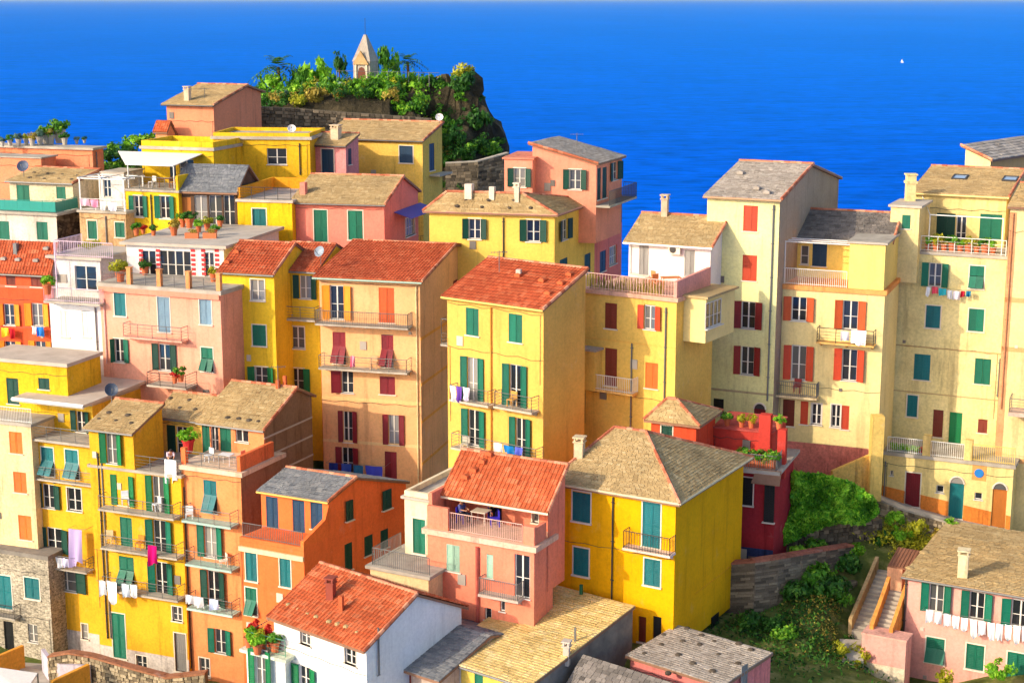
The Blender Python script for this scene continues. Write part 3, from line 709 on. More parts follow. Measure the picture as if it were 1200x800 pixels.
b = Blk(h, (250, 210, 158), (36, 500), 106, 20, -25, dep=7, bot=9.2, wear=.5).flat(CONC(), .12, .2); wins(b.F, 'c 11 506 26 531 or_; c 16 553 31 577 or_; c 22 604 37 632 or_'); b.wall(); N13c = b
rail_on(h, [b.L(.1, .1, b.zf), b.L(b.w, .1, b.zf)], WHITE(), 1.0)
h = house('rubble_house', 'old rubble stone house with teal shutters at the lower left', (48, 652), 103, 8)
b = Blk(h, rough_stone('pale_rubble', (156, 146, 128), (180, 168, 146), (202, 190, 166), 5.5), (56, 656), 104.6, 22, -25, dep=6, bot=11).flat(CONCD(), .1, .3)
wins(b.F, 'c+ 29 677 46 701 teal; c+ -6 674 14 712 teal; p 33 731 44 752; d 5 728 16 762 black'); balcony(b.F, -20, 17, 724, .7, .1, IRON(), .9)
b.wall(); NST = b
h = house('yellow_house', 'tall lemon yellow house with a broad white flat roof over its top terrace', (108, 522), 103, 15)
b = Blk(h, (246, 188, 44), (107, 522), 105, 22, 31, dep=8, bot=17, wear=.45); A = b
wins(b.F, 'a+ 49 524 63 557 teal; a+ 77 527 92 560 teal; o 42 567 72 595 dkg; p+ 79 571 95 598; o 45 618 83 646 dkg; o 53 666 103 692 dkg; c+ 66 736 75 762; p+ 96 731 103 748')
A.flat(CONC(), .5, .16); balcony(b.F, 33, 107, 566, .5, .1, METAL(), .85, 'wire'); balcony(b.F, 40, 101, 668, .9, .1, METAL(), .9, 'wire'); dado(b.F, 737, (214, 200, 190), 80); b.wall(); pipe(b.F, 44, 530, 770, IRON()); pipe(b.F, 33.5, 530, 760, IRON())
rail_on(h, [b.L(-.3, -.4, b.zf), b.L(b.w + .2, -.4, b.zf), b.L(b.w + .2, .5, b.zf)], METAL(), .9, 'wire')
u = Blk(h, (246, 204, 60), (108, 476), 107.2, 22, 41, dep=12, bot=4.2).flat(CONCL(), .0, .3); Au = u
wins(u.F, 'c 43 478 54 508 dkg; p 57 479 68 510; p 69 480 81 511; o 83 482 107 506 dkg'); u.wall()
k = MB(); k.prism([u.L(-.6, -1.6, u.zt + .3), u.L(u.w + .5, -1.6, u.zt + .3), u.L(u.w + .5, u.d, u.zt + .5), u.L(-.6, u.d, u.zt + .5)], (0, 0, .2)); part('flat_roof', k, CONCL(), h)
k = MB(); k.bar(u.L(-.6, -1.62, u.zt + .38), u.L(u.w + .5, -1.62, u.zt + .38), .15); part('fascia', k, WHITE(), h)
Au.planes = [(u.L(0, 0, u.zt + .52), V((0, 0, 1)))]
# tall yellow house B
h = house('yellow_house', 'tall yellow house with green balcony doors and a slate roof, in the lower left row', (210, 560), 102, 14)
b = Blk(h, (246, 187, 42), (212, 560), 101.5, 22, 106, dep=8, bot=16.5, wear=.45); B = b
wins(b.F, 'o 130 556 159 592 grn; o 171 558 201 602 grn; c 141 606 155 641; o 171 609 204 648; a 140 652 157 686; o 174 658 205 700; p+ 202 710 213 727; c+ 132 718 147 770; d+ 205 742 218 786 gry; p+ 160 768 172 784')
for x0, x1, y in ((115, 203, 604), (118, 207, 650), (120, 208, 699)): balcony(b.F, x0, x1, y, .95, .12, METAL(), .9, 'wire')
b.flat(CONC(), .12, .18); dado(b.F, 763, (216, 204, 192), 165); b.wall(); pipe(b.F, 115, 530, 745, IRON()); pipe(b.F, 119, 530, 745, METAL())
rail_on(h, [b.L(b.w * .5, .1, b.zf), b.L(b.w - .1, .1, b.zf)], METAL(), .95, 'wire')
u = Blk(h, (246, 187, 42), (156, 506), 101.5, 22, 104, 191, bot=5.6, p3=hit(156, 506, B.C, B.F.n) + B.F.n * .03); B1 = u
u.gable((191, 474), 'slate', oh=.4, fascia=METAL(), caprake=False); wins(u.F, 'o 117 506 145 543 grn'); u.wall(); roof_stones(u, [(116, 491), (136, 493), (154, 496), (128, 484), (150, 487)])
u2 = Blk(h, (248, 208, 90), (238, 492), 106.2, 22, 186, dep=7, bot=5.5); B2 = u2
u2.gable((258, 466), 'slate', oh=.35, fascia=METAL(), caprake=False); wins(u2.F, 'c 196 498 206 537 dkg; p 207 500 221 536'); u2.wall(); roof_stones(u2, [(191, 475), (211, 478), (229, 480), (200, 467), (222, 469)])
# orange house C
h = house('orange_house', 'apricot house with three small balconies and a slate-clad gable wall', (282, 558), 100, 16)
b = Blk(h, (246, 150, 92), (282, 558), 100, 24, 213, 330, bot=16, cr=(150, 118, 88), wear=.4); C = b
wins(b.F, 'a 239 563 254 600 teal; o 231 614 263 653; o 235 668 266 709 dkg; o 244 737 273 765; p+ 234 771 246 792')
for x0, x1, y in ((213, 270, 616), (217, 271, 667), (219, 272, 719)): balcony(b.F, x0, x1, y, 1.0, .14, METAL(), .9, 'wire', paint((170, 200, 186), .7, .1))
b.flat(stucco((232, 206, 172)), .25, .3); b.wall(); pipe(b.F, 216, 570, 780, IRON())
rail_on(h, [b.L(.2, .05, b.zf), b.L(b.w - .3, .05, b.zf)], METAL(), .9, 'wire')
k = MB(); k.prism([b.L(b.w - .25, 0, b.zf), b.L(b.w, 0, b.zf), b.L(b.w, 4, b.zf), b.L(b.w - .25, 4, b.zf)], (0, 0, 1.0)); part('parapet', k, stucco((238, 122, 70)), h); k = MB(); k.prism([b.L(0, 0, b.zf), b.L(.35, 0, b.zf), b.L(.35, .3, b.zf), b.L(0, .3, b.zf)], (0, 0, 1.1)); part('pillar', k, stucco((238, 122, 70)), h)
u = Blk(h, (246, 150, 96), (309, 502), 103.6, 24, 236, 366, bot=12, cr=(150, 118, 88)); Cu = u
u.gable((346, 456), 'slate', oh=.35, fascia=METAL()); wins(u.F, 'c 237 497 246 531; p 247 498 256 530; c 258 499 271 534; p 276 503 291 518'); u.wall()
k = MB()
for y in (500, 522, 545):
    s0 = u.R.hit(340, y)[1]; k.box(0, u.d, -.03, .02, -.06, .06, u.R.mat(0, s0))
part('cladding_band', k, CONCL(), h); roof_stones(u, [(267, 490), (280, 491), (292, 493), (303, 494)]); chimney(u, 326, 455, .6, .25, m=TERRAL(), cap=False); chimney(u, 334, 452, .7, .22, m=TERRAL(), cap=False)
# ------------------------------------------------------------------ middle
h = house('red_orange_house', 'red-orange house with a blue slate roof and railed terrace in the lower middle', (356, 646), 94.5, 12)
b = Blk(h, (242, 118, 62), (356, 646), 94.5, 26, 281, 476, bot=11, b=34, wear=.3); Dm = b
wins(b.F, 'c+ 288 646 301 680 teal; c+ 328 652 341 687 teal; a+ 288 688 301 720 green'); b.d0 = b.d
b.flat(b.m, -.004, .25); bands(b.F, 648, .3, (238, 206, 164), .14, 318); wins(b.R, 'c 404 636 413 668 dkg; c 427 627 437 650 dkg; c 446 620 455 642 dkg'); b.wall()
rail_on(h, [b.L(.15, .15, b.zf), b.L(b.w - .2, .15, b.zf)], METAL(), .9)
q = hit(385, 587, b.C, b.R.n); ulen = (V((q.x, q.y, 0)) - b.C).length
u = Blk(h, (242, 118, 62), (385, 587), 97, 26, 306, 476, bot=3.2, b=34, wear=.3, p3=q); Du = u
u.zb = b.zf - .3; u.gable((416, 561), 'blue', oh=.25, fascia=paint((240, 190, 90), .6, .1)); wins(u.F, 'c 312 582 326 620 navy; c 343 586 357 624 navy; c 364 588 378 620 navy'); wins(u.R, 'c 404 585 412 609 dkg; c 447 573 457 596 dkg'); u.wall()
k = MB(); s = ulen; k.prism([b.R.pt(0, b.zf), b.R.pt(s, b.zf), b.R.pt(s, b.zf + 2.0), b.R.pt(s * .85, b.zf + 1.2), b.R.pt(0, b.zf + .35)], -b.R.n * .25); part('parapet', k, stucco((242, 120, 60), .3), h)
# tall orange house
h = house('orange_house', 'tall orange house with terracotta roof, two long balconies and wine-red shutters', (492, 328), 110, 17)
b = Blk(h, (248, 180, 124), (492, 329), 110, 15, 374, 563, bot=17, wear=.35).gable((530, 288), 'terra', oh=.55, fascia=paint((170, 196, 176), .6, .1)); O = b
wins(b.F, 'o 377 334 413 374 oran; c 444 337 462 378 ored; a 390 389 405 426 wine; a 447 392 461 430 wine; l 389 435 414 460 wine; c 445 441 463 462 wine; o 396 482 420 518 wine; o 448 486 475 521 wine; o 393 524 422 557 wine; c 451 529 465 562 wine')
wins(b.R, 'c 531 327 540 339 wine')
balcony(b.F, 369, 478, 384, 1.1, .12, METAL(), .95, 'bars'); balcony(b.F, 373, 477, 436, 1.05, .12, METAL(), .9, 'wire')
bands(b.F, 469, .26, (250, 206, 130), .03, 432); bands(b.F, 519, .22, (246, 200, 140), .03, 432); bands(b.F, 383, .16, (250, 200, 130), .02, 485)
for y in (377, 428, 470, 517): bands(b.R, y + 0, .2, (240, 180, 80), .03, 525)
b.wall(); pipe(b.F, 488, 335, 565, stucco((250, 214, 160)))
h = house('yellow_house', 'yellow house with terracotta roof left of the tall orange house', (321, 321), 112, 14)
b = Blk(h, (250, 208, 50), (321, 321), 112, 17, 257, dep=2.0, bot=14, wear=.35); M1 = b; b.d = 9
b.R.w = 9; b.gable((345, 287), 'terra', oh=.3, fascia=METAL(), cap=True, sider=.1)
wins(b.F, 'p+ 294 328 310 352; c+ 296 380 312 405; o+ 290 430 323 449 grn'); b.wall()
u = Blk(h, (250, 208, 50), (373, 318), 114, 17, 321, dep=7, bot=14, wear=.35); M2 = u
u.gable((394, 288), 'terra', oh=.3, fascia=METAL(), sider=.02, caprake=False); wins(u.F, 'o 343 323 373 350 dkg; p 327 326 342 368; p+ 341 382 357 408; o+ 332 432 365 458 grn'); balcony(u.F, 318, 369, 376, .9, .12, METAL(), .9, 'wire'); u.wall(); vents(b, [(278, 297), (267, 309)]); pipe(u.F, 324, 335, 455)
# back yellow with pink penthouse
h = house('yellow_house', 'broad yellow house with green shutters and a low hipped slate roof below the pink penthouse', (650, 252), 117, 10)
b = Blk(h, (248, 208, 92), (650, 252), 117, 13, 503, 697, bot=10, b=22, wear=.3); K = b
b.hip((523, 225), (612, 227), 1.5, 'slate', oh=.35, fascia=paint((190, 140, 120), .6, .1)); wins(b.F, 'o+ 541 257 572 280 dkg; o+ 608 258 642 283 dkg; c 617 306 630 318 dkg'); wins(b.R, 'o 654 257 669 281 dkg; o 681 249 696 273 dkg; c 656 303 665 320 dkg; c 685 297 692 320 dkg'); b.wall(); pipe(b.F, 590, 255, 320, IRON())
roof_stones(b, [(546, 234), (573, 235), (602, 235), (536, 242), (565, 243), (597, 244), (622, 244)])
for x, y, hh, ww in ((550, 225, .6, .55), (577, 226, .45, .4), (606, 229, .6, .36)):
    chimney(b, x, y, hh, ww, m=stucco((232, 214, 186)), cap=(x == 606))
h = house('pink_house', 'pink house with a sloping slate roof and dark iron balcony above the sea', (699, 192), 121, 14)
PK = (246, 152, 122)
q = b.R.pt(b.d + .02, K.zt - .3); u = Blk(h, (232, 126, 118), (697, 240), 123, 13, 690, 729, bot=10, b=22, p3=q, wear=.3); u.flat(CONC(), .02, .1)
wins(u.R, 'o 699 246 712 270 navy; o 716 241 726 262 navy; c 703 294 710 318 navy; p 714 288 723 310'); u.wall(); KP = u
u = Blk(h, PK, (699, 192), 121.5, 13, 624, 729, bot=6, b=22, wear=.3); PH = u
u.shedx((624, 170), 'grey', 'fine', .25); wins(u.F, 'o+ 659 198 689 222 dkg'); wins(u.R, 'c 700 197 704 234 dkg; c 706 196 711 232 dkg; o 714 190 727 211 dkg'); u.wall()
u2 = Blk(h, PK, (624, 187), 121.4, 13, 591, dep=5, bot=7, wear=.3); wins(u2.F, 'o+ 594 197 624 219 dkg'); u2.flat(stucco((226, 140, 110)), .15, .12).wall()
z = u.R.hit(715, 235)[1]; m_ = MB(); m_.prism([u.R.pt(0, z), u.R.pt(u.d + .5, z), u.R.pt(u.d + .5, z, 1.1), u.R.pt(0, z, 1.1)], (0, 0, -.15)); part('balcony', m_, CONC(), h)
rail_on(h, [u.R.pt(0, z, 1.05), u.R.pt(u.d + .5, z, 1.05), u.R.pt(u.d + .5, z, 0)], IRON(), 1.1)
# central yellow
h = house('yellow_house', 'pale yellow house with terracotta roof and green doors on small balconies at the centre', (637, 361), 94, 19)
b = Blk(h, (232, 192, 88), (637, 361), 94, 36, 524, 686, bot=17, wear=.3); Z = b
b.gable((686, 317), 'terra', oh=.35, fascia=paint((240, 206, 100), .6, .1), cap=True)
wins(b.F, 'c 546 361 561 393; c 596 368 612 401; o 540 419 568 474; o 589 427 619 480; o 541 480 570 522; o 597 490 624 536; c 544 537 551 552')
balcony(b.F, 526, 572, 474, .8, .12, METAL(), .9, 'wire', CONCL()); balcony(b.F, 578, 623, 482, .8, .12, METAL(), .9, 'wire', CONCL()); balcony(b.F, 528, 628, 536, .8, .12, METAL(), .9, 'wire', CONCL()); b.wall(); pipe(b.F, 576, 360, 540, stucco((226, 150, 60)))
vents(b, [(608, 325), (636, 331), (658, 334), (668, 324), (643, 346)], c=TERRAL()); chimney(b, 608, 325, .5, .3, m=CONCL(), cap=False)
z = b.F.hit(520, 405)[1]; m_ = MB(); m_.prism([b.L(0, .3, z), b.L(0, 2.4, z), b.L(-.8, 2.4, z), b.L(-.8, .3, z)], (0, 0, -.12)); o_ = part('balcony', m_, CONC(), h); part('railing', railing_mesh([b.L(-.03, .35, z), b.L(-.75, .35, z), b.L(-.75, 2.35, z)], 1.6, fill='wire'), METAL(), o_)
# yellow wing with terrace
h = house('yellow_house', 'yellow house with a parapet terrace, bay window and orange shutters beside the central house', (793, 353), 97, 14)
b = Blk(h, (248, 208, 96), (793, 354), 97, 32, 684, 836, bot=14, wear=.35); Tt = b
wins(b.F, 'c 709 355 723 385 brown; o 747 357 776 386 red; c 756 425 771 455 or_; c 709 408 723 452 brown'); bands(b.F, 401, .1, (240, 200, 90), .02, 735)
b.flat(stucco((226, 176, 146)), .15, .25); b.wall(); pipe(b.F, 781, 360, 470); pipe(b.F, 741, 402, 505)
balcony(b.F, 692, 741, 461, .8, .12, WHITE(), .95, 'bars', stucco((244, 200, 110)))
k = MB(); s0, z0 = b.F.hit(673, 455, .9); s1, z1 = b.F.hit(697, 412, .9); k.box(s0, s1, -.9, .0, z0, z1, b.F.mat(0, 0)); part('bay', k, b.m, h)
k = MB(); k.box(s0 - .15, s1 + .15, -1.05, 0, z1, z1 + .12, b.F.mat(0, 0)); part('bay_roof', k, SLATEG(), h)
k = MB(); k.prism([b.R.pt(.0, b.zf), b.R.pt(b.d - .5, b.zf), b.R.pt(b.d - .5, b.zf + 1.25), b.R.pt(0, b.zf + 1.0)], -b.R.n * .2); part('parapet', k, stucco((240, 160, 140), .4), h)
rail_on(h, [b.L(.1, .12, b.zf), b.L(b.w - .25, .12, b.zf)], paint((236, 190, 170), .6, .1), 1.0, gap=.2)
# bay window box on the right face
o_ = 1.5; sa, sb = 1.0, b.d * .98
za = b.R.hit(825, 402, o_)[1]; zc = b.R.hit(825, 351, o_)[1]
bay = Blk(h, (250, 226, 140), (0, 0), 0, 32, 0, dep=sb - sa, bot=zc - za, p3=b.R.pt(sa, zc, o_), wear=.2); bay.w = o_; bay.O = bay.C - bay.r * o_; bay.F = Face(bay.O, bay.r, bay.F.n, o_, bay); bay.R = Face(bay.C, bay.bk, bay.R.n, bay.d, bay)
wins(bay.R, 'p 826 353 844 382'); bay.flat(SLATE(), .2, .14); bay.wall(); k = MB(); k.prism([bay.L(0, 0, bay.zb), bay.L(bay.w, 0, bay.zb), bay.L(bay.w, bay.d, bay.zb), bay.L(0, bay.d, bay.zb)], (0, 0, -.05)); part('bay_floor', k, bay.m, h)
h = house('white_cottage', 'small white cottage with slate roof and chimney on the yellow house terrace', (834, 287), 102.5, 4, 'cottage')
b = Blk(h, (248, 226, 218), (833, 287), 102.5, 25, 737, dep=6, bot=6, wear=.2); WC = b
b.gable((850, 257), 'slate', 'fine', oh=.45, fascia=WHITE()); wins(b.F, 'c 749 285 760 322 gry; c 802 293 814 324 gry; d 739 286 747 320 white'); b.wall(); chimney(b, 779, 253, 1.1, .42)
# ------------------------------------------------------------------ right side
CR = (252, 232, 162)
h = house('cream_tower_house', 'tall cream tower house with orange-red shutters and a grey gable roof', (914, 234), 103, 21)
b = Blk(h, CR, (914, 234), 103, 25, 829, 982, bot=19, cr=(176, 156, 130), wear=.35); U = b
b.gable((950, 194), 'grey', 'fine', oh=.35, fascia=paint((190, 150, 110), .6, .1)); wins(b.F, 'c 871 241 888 271 red; c 870 299 887 329 red; o 859 353 895 385 dred; o 859 406 893 439 dred; c 836 467 848 486 black; r 883 479 897 503 wine')
bands(b.F, 458, .14, (190, 170, 130), .04, 860); b.wall(); pipe(b.F, 907, 240, 470, METAL(), .06); vents(b, [(868, 205), (887, 223), (899, 228)], c=SLATEG())
h = house('cream_house', 'cream house with orange shutters, iron balconies and a loggia, right of the tower', (1037, 346), 104, 17)
b = Blk(h, (250, 228, 148), (1037, 346), 101.8, 22, 915, 1053, bot=15.5, wear=.3); Vb = b
wins(b.F, 'o 917 348 956 376 ored; o 977 352 1016 386 ored; o 917 404 955 445 red; o 976 409 1015 446 red; d 917 468 931 499 brown; c 938 470 947 497 red; p+ 951 472 963 497; p+ 974 474 985 500; c 986 475 995 503 red')
b.flat(stucco((240, 160, 90)), .15, .3); dado(b.F, 521, (236, 140, 120), 970); b.wall()
balcony(b.F, 956, 1024, 405, .8, .1, IRON(), .95, 'wire', stucco((240, 200, 110))); balcony(b.F, 903, 957, 467, .8, .14, METAL(), .95, 'bars', stucco((220, 196, 150)))
rail_on(h, [b.L(.1, .1, b.zf), b.L(b.w * .63, .1, b.zf)], WHITE(), 1.05)
u = Blk(h, (250, 220, 110), (1043, 284), 105, 22, 915, dep=7, bot=5, wear=.3); V2 = u
u.gable((1053, 252), 'dark', oh=.4, cap=True); wins(u.F, 'c 952 284 969 312 navy; p 938 288 948 310'); u.wall()
u2 = Blk(h, (250, 222, 120), (1038, 287), 101.9, 22, 996, 1053, bot=3.6, wear=.25).flat(CONC(), .15, .14); u2.wall()
k = MB(); z = u2.zt
for q in (.2, 1.0, 1.8): k.bar(b.L(.1, q, z - .15), b.L(b.w * .65, q, z - .15), .04)
k.bar(b.L(.15, .2, b.zf), b.L(.15, .2, z - .1), .04); part('pergola_rails', k, WHITE(), h)
# right cream house X
h = house('cream_house', 'tall weathered cream house with green shutters and skylights on its roof, at the right', (1178, 303), 106, 22)
b = Blk(h, (246, 232, 152), (1180, 304), 104.6, 25, 1053, dep=5, bot=15, wear=.5); X = b
wins(b.F, 'o 1079 308 1113 336; a+ 1136 311 1153 338; c+ 1085 358 1102 384 teal; c+ 1135 361 1153 388; c 1071 415 1090 445 teal; c 1142 420 1161 450; c+ 1063 463 1075 488 teal; d 1093 480 1105 512 brown; d 1112 483 1127 519 grn; c 1146 491 1157 507 brown')
b.flat(CONC(), .12, .2); bands(b.F, 409, .08, (190, 160, 110), .05, 1110); bands(b.F, 463, .07, (200, 170, 120), .05, 1110); b.wall(); pipe(b.F, 1172, 420, 465)
u = Blk(h, (246, 226, 140), (1180, 231), 108.4, 25, 1070, dep=7, bot=5, wear=.4); Xu = u
u.gable((1203, 198), 'slate', 'fine', oh=.35, fascia=paint((236, 206, 130), .6, .1)); wins(u.F, 'c 1097 250 1119 291 dkg; p 1120 252 1132 290; c 1148 251 1174 280'); u.wall()
u2 = Blk(h, (246, 228, 150), (1078, 244), 106.2, 25, 1044, dep=3.5, bot=5, wear=.4).flat(CONCL(), .15, .15); wins(u2.F, 'c 1057 252 1067 268'); u2.wall()
k = MB(); p_ = P(1066, 240, 109); k.box(-.3, .3, -.3, .3, 0, 2.0, T(p_)); k.box(-.38, .38, -.38, .38, 1.45, 1.62, T(p_)); k.box(-.38, .38, -.38, .38, 2.0, 2.1, T(p_)); part('chimney', k, stucco((236, 214, 150)), u.roof)
pl, n_ = u.planes[0]
for x0, y0 in ((1125, 209), (1184, 211)):
    q = hit(x0, y0, pl, n_); Mx = T(q) @ Matrix((( u.r.x, u.bk.x, 0, 0), (u.r.y, u.bk.y, 0, 0), (0, 0, 1, 0), (0, 0, 0, 1))) @ Matrix.Rotation(math.atan(u.mm), 4, 'X')
    k = MB()
    for x_ in ((-.5, -.42), (.42, .5)): k.box(*x_, -.6, .6, 0, .16)
    for y_ in ((-.6, -.52), (.52, .6)): k.box(-.42, .42, *y_, 0, .16)
    sk = part('skylight', k, IRON(), u.roof, Mx); k = MB(); k.box(-.42, .42, -.52, .52, .08, .1); gm = paint((150, 170, 190), .1, .05, .6); part('skylight_pane', k, gm, u.roof, Mx)
rail_on(h, [b.L(b.w * .2, .1, b.zf), b.L(b.w - .1, .1, b.zf)], WHITE(), 1.0, 'wire'); k = MB()
z = u.zt - 1.0
for x_ in (b.w * .27, b.w - .4): k.bar(b.L(x_, .2, b.zf), b.L(x_, .2, z), .035)
k.bar(b.L(b.w * .27, .2, z), b.L(b.w - .4, .2, z), .035); k.bar(b.L(b.w * .27, .2, z), u.L(u.w * .1, 0, z + .8), .035); part('awning_frame', k, WHITE(), h)
# street-level terrace block below X
h = house('street_terrace', 'cream street-level cellar row with arched teal and wooden doors under a railed terrace', (1187, 549), 100.5, 6, 'cellar row')
b = Blk(h, (250, 226, 140), (1188, 549), 100.5, 24, 1035, dep=4.5, bot=5.6, wear=.4); G = b
wins(b.F, 'd+ 1061 554 1078 593 wine; r 1112 566 1129 607 teal; r 1162 573 1179 618 wood; p 1097 568 1106 577; p 1142 577 1151 585; p 1043 551 1047 557')
b.flat(CONC(), .12, .22); k = MB(); k.box(-.45, .45, -.03, .02, -.5, .5, b.F.mat(*b.F.hit(1147.5, 554))); part('sign_panel', k, stucco((236, 160, 90), .3), h)
k = MB(); k.lathe([(.3, 0), (.3, .02), (.28, .03)], 16, M=b.F.mat(*b.F.hit(1147.5, 554), .05) @ Matrix.Rotation(math.pi / 2, 4, 'X')); part('round_sign', k, paint((40, 120, 190), .4, .05), h)
# sloping orange dado following the street
s_, zz = [], []
for x_, yt in ((1040, 570), (1110, 584), (1186, 605)):
    a_ = b.F.hit(x_, yt); s_.append(a_[0]); zz.append(a_[1])
m_ = MB(); hs = sorted(h_[:2] for h_ in b.F.holes if h_[2] < min(zz)); xs = [0]
for a_, c_ in hs: xs += [a_ - .02, c_ + .02]
xs.append(b.w)
def zi(x): return zz[0] + (zz[2] - zz[0]) * (x - s_[0]) / (s_[2] - s_[0])
for a_, c_ in zip(xs[::2], xs[1::2]):
    if c_ - a_ > .05: m_.prism([b.F.pt(a_, b.zb, .025), b.F.pt(c_, b.zb, .025), b.F.pt(c_, zi(c_), .025), b.F.pt(a_, zi(a_), .025)], -b.F.n * .02)
part('plinth', m_, stucco((236, 140, 60), .6), h); b.wall(); pipe(b.F, 1038, 540, 580)
zf = b.zf; w_ = b.w; 
for x_ in (w_ * .33, w_ * .65): pil = MB(); pil.box(-.25, .25, 0, .45, 0, 1.35, b.F.mat(x_, zf)); part('pillar', pil, stucco((246, 220, 130)), h)
rail_on(h, [b.L(.2, .1, zf), b.L(w_ * .33, .1, zf)], WHITE(), 1.0); rail_on(h, [b.L(w_ * .33, .1, zf), b.L(w_ * .65, .1, zf)], WHITE(), 1.0); rail_on(h, [b.L(w_ * .65, .1, zf), b.L(w_, .1, zf)], paint((240, 206, 110), .6, .1), 1.1)
h = house('cream_house', 'slice of a cream house with a tan corner strip at the right edge', (1225, 236), 104, 22)
b = Blk(h, (250, 226, 150), (1250, 246), 101.5, 22, 1184, dep=8, bot=22, wear=.4); XR = b
b.gable((1262, 215), 'slate', oh=.3); k = MB(); k.box(0, .42, -.03, .02, b.zb, b.zt - .3, b.F.mat(0, 0))
part('corner_strip', k, stucco((222, 170, 110), .5), h)
for y in (352, 410, 540): bands(b.F, y, .3, (226, 180, 110), .03, 1195)
dado(b.F, 622, (236, 150, 80), 1195); b.wall(); pipe(b.F, 1188, 250, 480, stucco((190, 130, 90)))
balcony(b.F, 1181, 1240, 490, 1.6, .25, METAL(), .9, 'wire', stucco((220, 190, 170)))
h = house('cream_house', 'cream block with a sloping grey roof at the upper right corner', (1161, 186), 125, 5)
b = Blk(h, (250, 228, 160), (1161, 187), 125, 42, 1131, 1260, bot=5, wear=.2, cr=(222, 180, 110)).shedx((1131, 173), 'grey', 'big', .3); b.wall()  # right wall repeats the cream paint darker, its shade put into the colour
# ------------------------------------------------------------------ front yellow, pink, white and red houses
h = house('yellow_house', 'bright yellow house with a hipped slate roof and teal shutters in the foreground', (792, 587), 82, 9)
b = Blk(h, (248, 184, 3), (792, 588), 82, 30, 652, 870, bot=8.6, wear=.3); Y = b
b.hip((708, 507), (757, 506), 2.5, 'slate', 'fine', .4, fascia=paint((226, 206, 160), .6, .1))
wins(b.F, 'c+ 671 577 692 611 teal; c+ 672 642 690 674 teal; c+ 753 588 774 641 teal; c+ 755 654 774 686 teal; d 748 722 757 752 brown; d 765 722 775 752 black'); wins(b.R, 'd 833 719 841 737 black')
balcony(b.F, 729, 785, 649, .75, .12, IRON(), .95, 'bars', stucco((240, 210, 190)), gap=.16); b.wall(); pipe(b.F, 719, 582, 720, IRON(), .045); bands(b.R, 668, .05, (236, 180, 30), .03, 850, b.d * .3)
chimney(b, 679, 534, .8, .5, m=stucco((214, 190, 150)))
h = house('pink_house', 'salmon pink house with a terracotta roof and a shaded terrace where people sit', (641, 593), 83.5, 10)
PC = (242, 140, 108)
b = Blk(h, PC, (626, 646), 80.3, 28, 501, 648, bot=7, wear=.35); Q = b
wins(b.F, 'c 523 638 539 669 mint; c 570 649 578 677 mint; p 603 650 621 700; p 568 712 576 726; p 586 702 592 716'); b.flat(stucco((232, 190, 160)), .22, .3); b.wall(); pipe(b.F, 560, 640, 730, stucco((196, 100, 84)), .1)
balcony(b.F, 560, 607, 703, .7, .14, METAL(), .9, 'bars', CONCL())
rail_on(h, [b.L(b.w * .2, .15, b.zf), b.L(b.w * .88, .15, b.zf)], paint((226, 180, 160), .5, .1), 1.0)
u = Blk(h, PC, (642, 594), 81.6, 28, 523, 662, bot=4, wear=.35); Qu = u
u.zb = b.zf - 3; u.F = Face(u.O + u.bk * 1.7, u.r, u.F.n, u.w, u); u.gable((667, 544), 'terral', oh=.35, fascia=paint((244, 214, 180), .6, .1)); wins(u.F, 'd 577 583 588 611 black; p+ 624 597 631 612'); u.wall(); vents(u, [(546, 561), (556, 553), (566, 543), (574, 534)])
z = b.zf
for (x0, q0, x1, q1, dx, dq, hh) in ((0, 0, b.w * .2, 0, 0, .2, 1.25), (0, .203, 0, 3.4, .2, 0, 1.9), (b.w * .9, 0, b.w, 0, 0, .2, 1.0), (b.w - .2, .203, b.w - .2, 1.4, .2, 0, .9)):
    k = MB(); k.prism([b.L(x0, q0, z), b.L(x1, q1, z), b.L(x1 + dx, q1 + dq, z), b.L(x0 + dx, q0 + dq, z)], (0, 0, hh)); part('parapet', k, b.m, h)
c_ = Blk(h, (250, 220, 178), (502, 588), 84.5, 28, 474, dep=5, bot=9, wear=.3); wins(c_.F, 'c+ 484 608 499 648'); c_.flat(CONC(), .15, .15, .3); c_.wall()
t_ = Blk(h, (250, 214, 160), (502, 678), 81.6, 28, 434, dep=4, bot=6, wear=.4).flat(CONC(), .2, .18); t_.wall(); rail_on(h, [t_.L(.1, 3, t_.zf), t_.L(.1, .1, t_.zf), t_.L(t_.w, .1, t_.zf)], METAL(), .95)
h = house('white_house', 'white house with a terracotta roof held down by stones in the foreground', (429, 758), 75, 9)
b = Blk(h, (244, 236, 226), (429, 758), 75, 40, 322, 541, bot=7, wear=.2); Wh = b
b.gable((486, 697), 'terral', oh=.35, cap=True)
wins(b.F, 'p+ 352 734 364 755; p+ 404 755 417 778; o 343 780 372 806 grn'); b.wall(); pipe(b.R, 442, 735, 790)
roof_stones(b, [(338, 709), (350, 714), (361, 719), (371, 723), (386, 729), (396, 732), (406, 735), (418, 741)], c=SLATE(), s=.14); chimney(b, 400, 717, .9, .22, m=TERRAL(), cap=False); chimney(b, 388, 702, .9, .4, m=paint((150, 70, 50), .7, .1), cap=True)
u = Blk(h, (240, 236, 226), (334, 774), 78, 30, 289, dep=3, bot=7, wear=.2).flat(stucco((214, 220, 196)), .25, .18); wins(u.F, 'o 294 760 322 802 grn'); u.wall(); Wl = u
rail_on(h, [u.L(.05, 2.5, u.zf), u.L(.05, .05, u.zf), u.L(u.w, .05, u.zf)], paint((90, 150, 120), .5, .1), .9, 'wire')
h = house('lean_to_shed', 'lean-to with a blue-grey slate roof between the white house and ochre roof', (487, 785), 77, 5, 'shed')
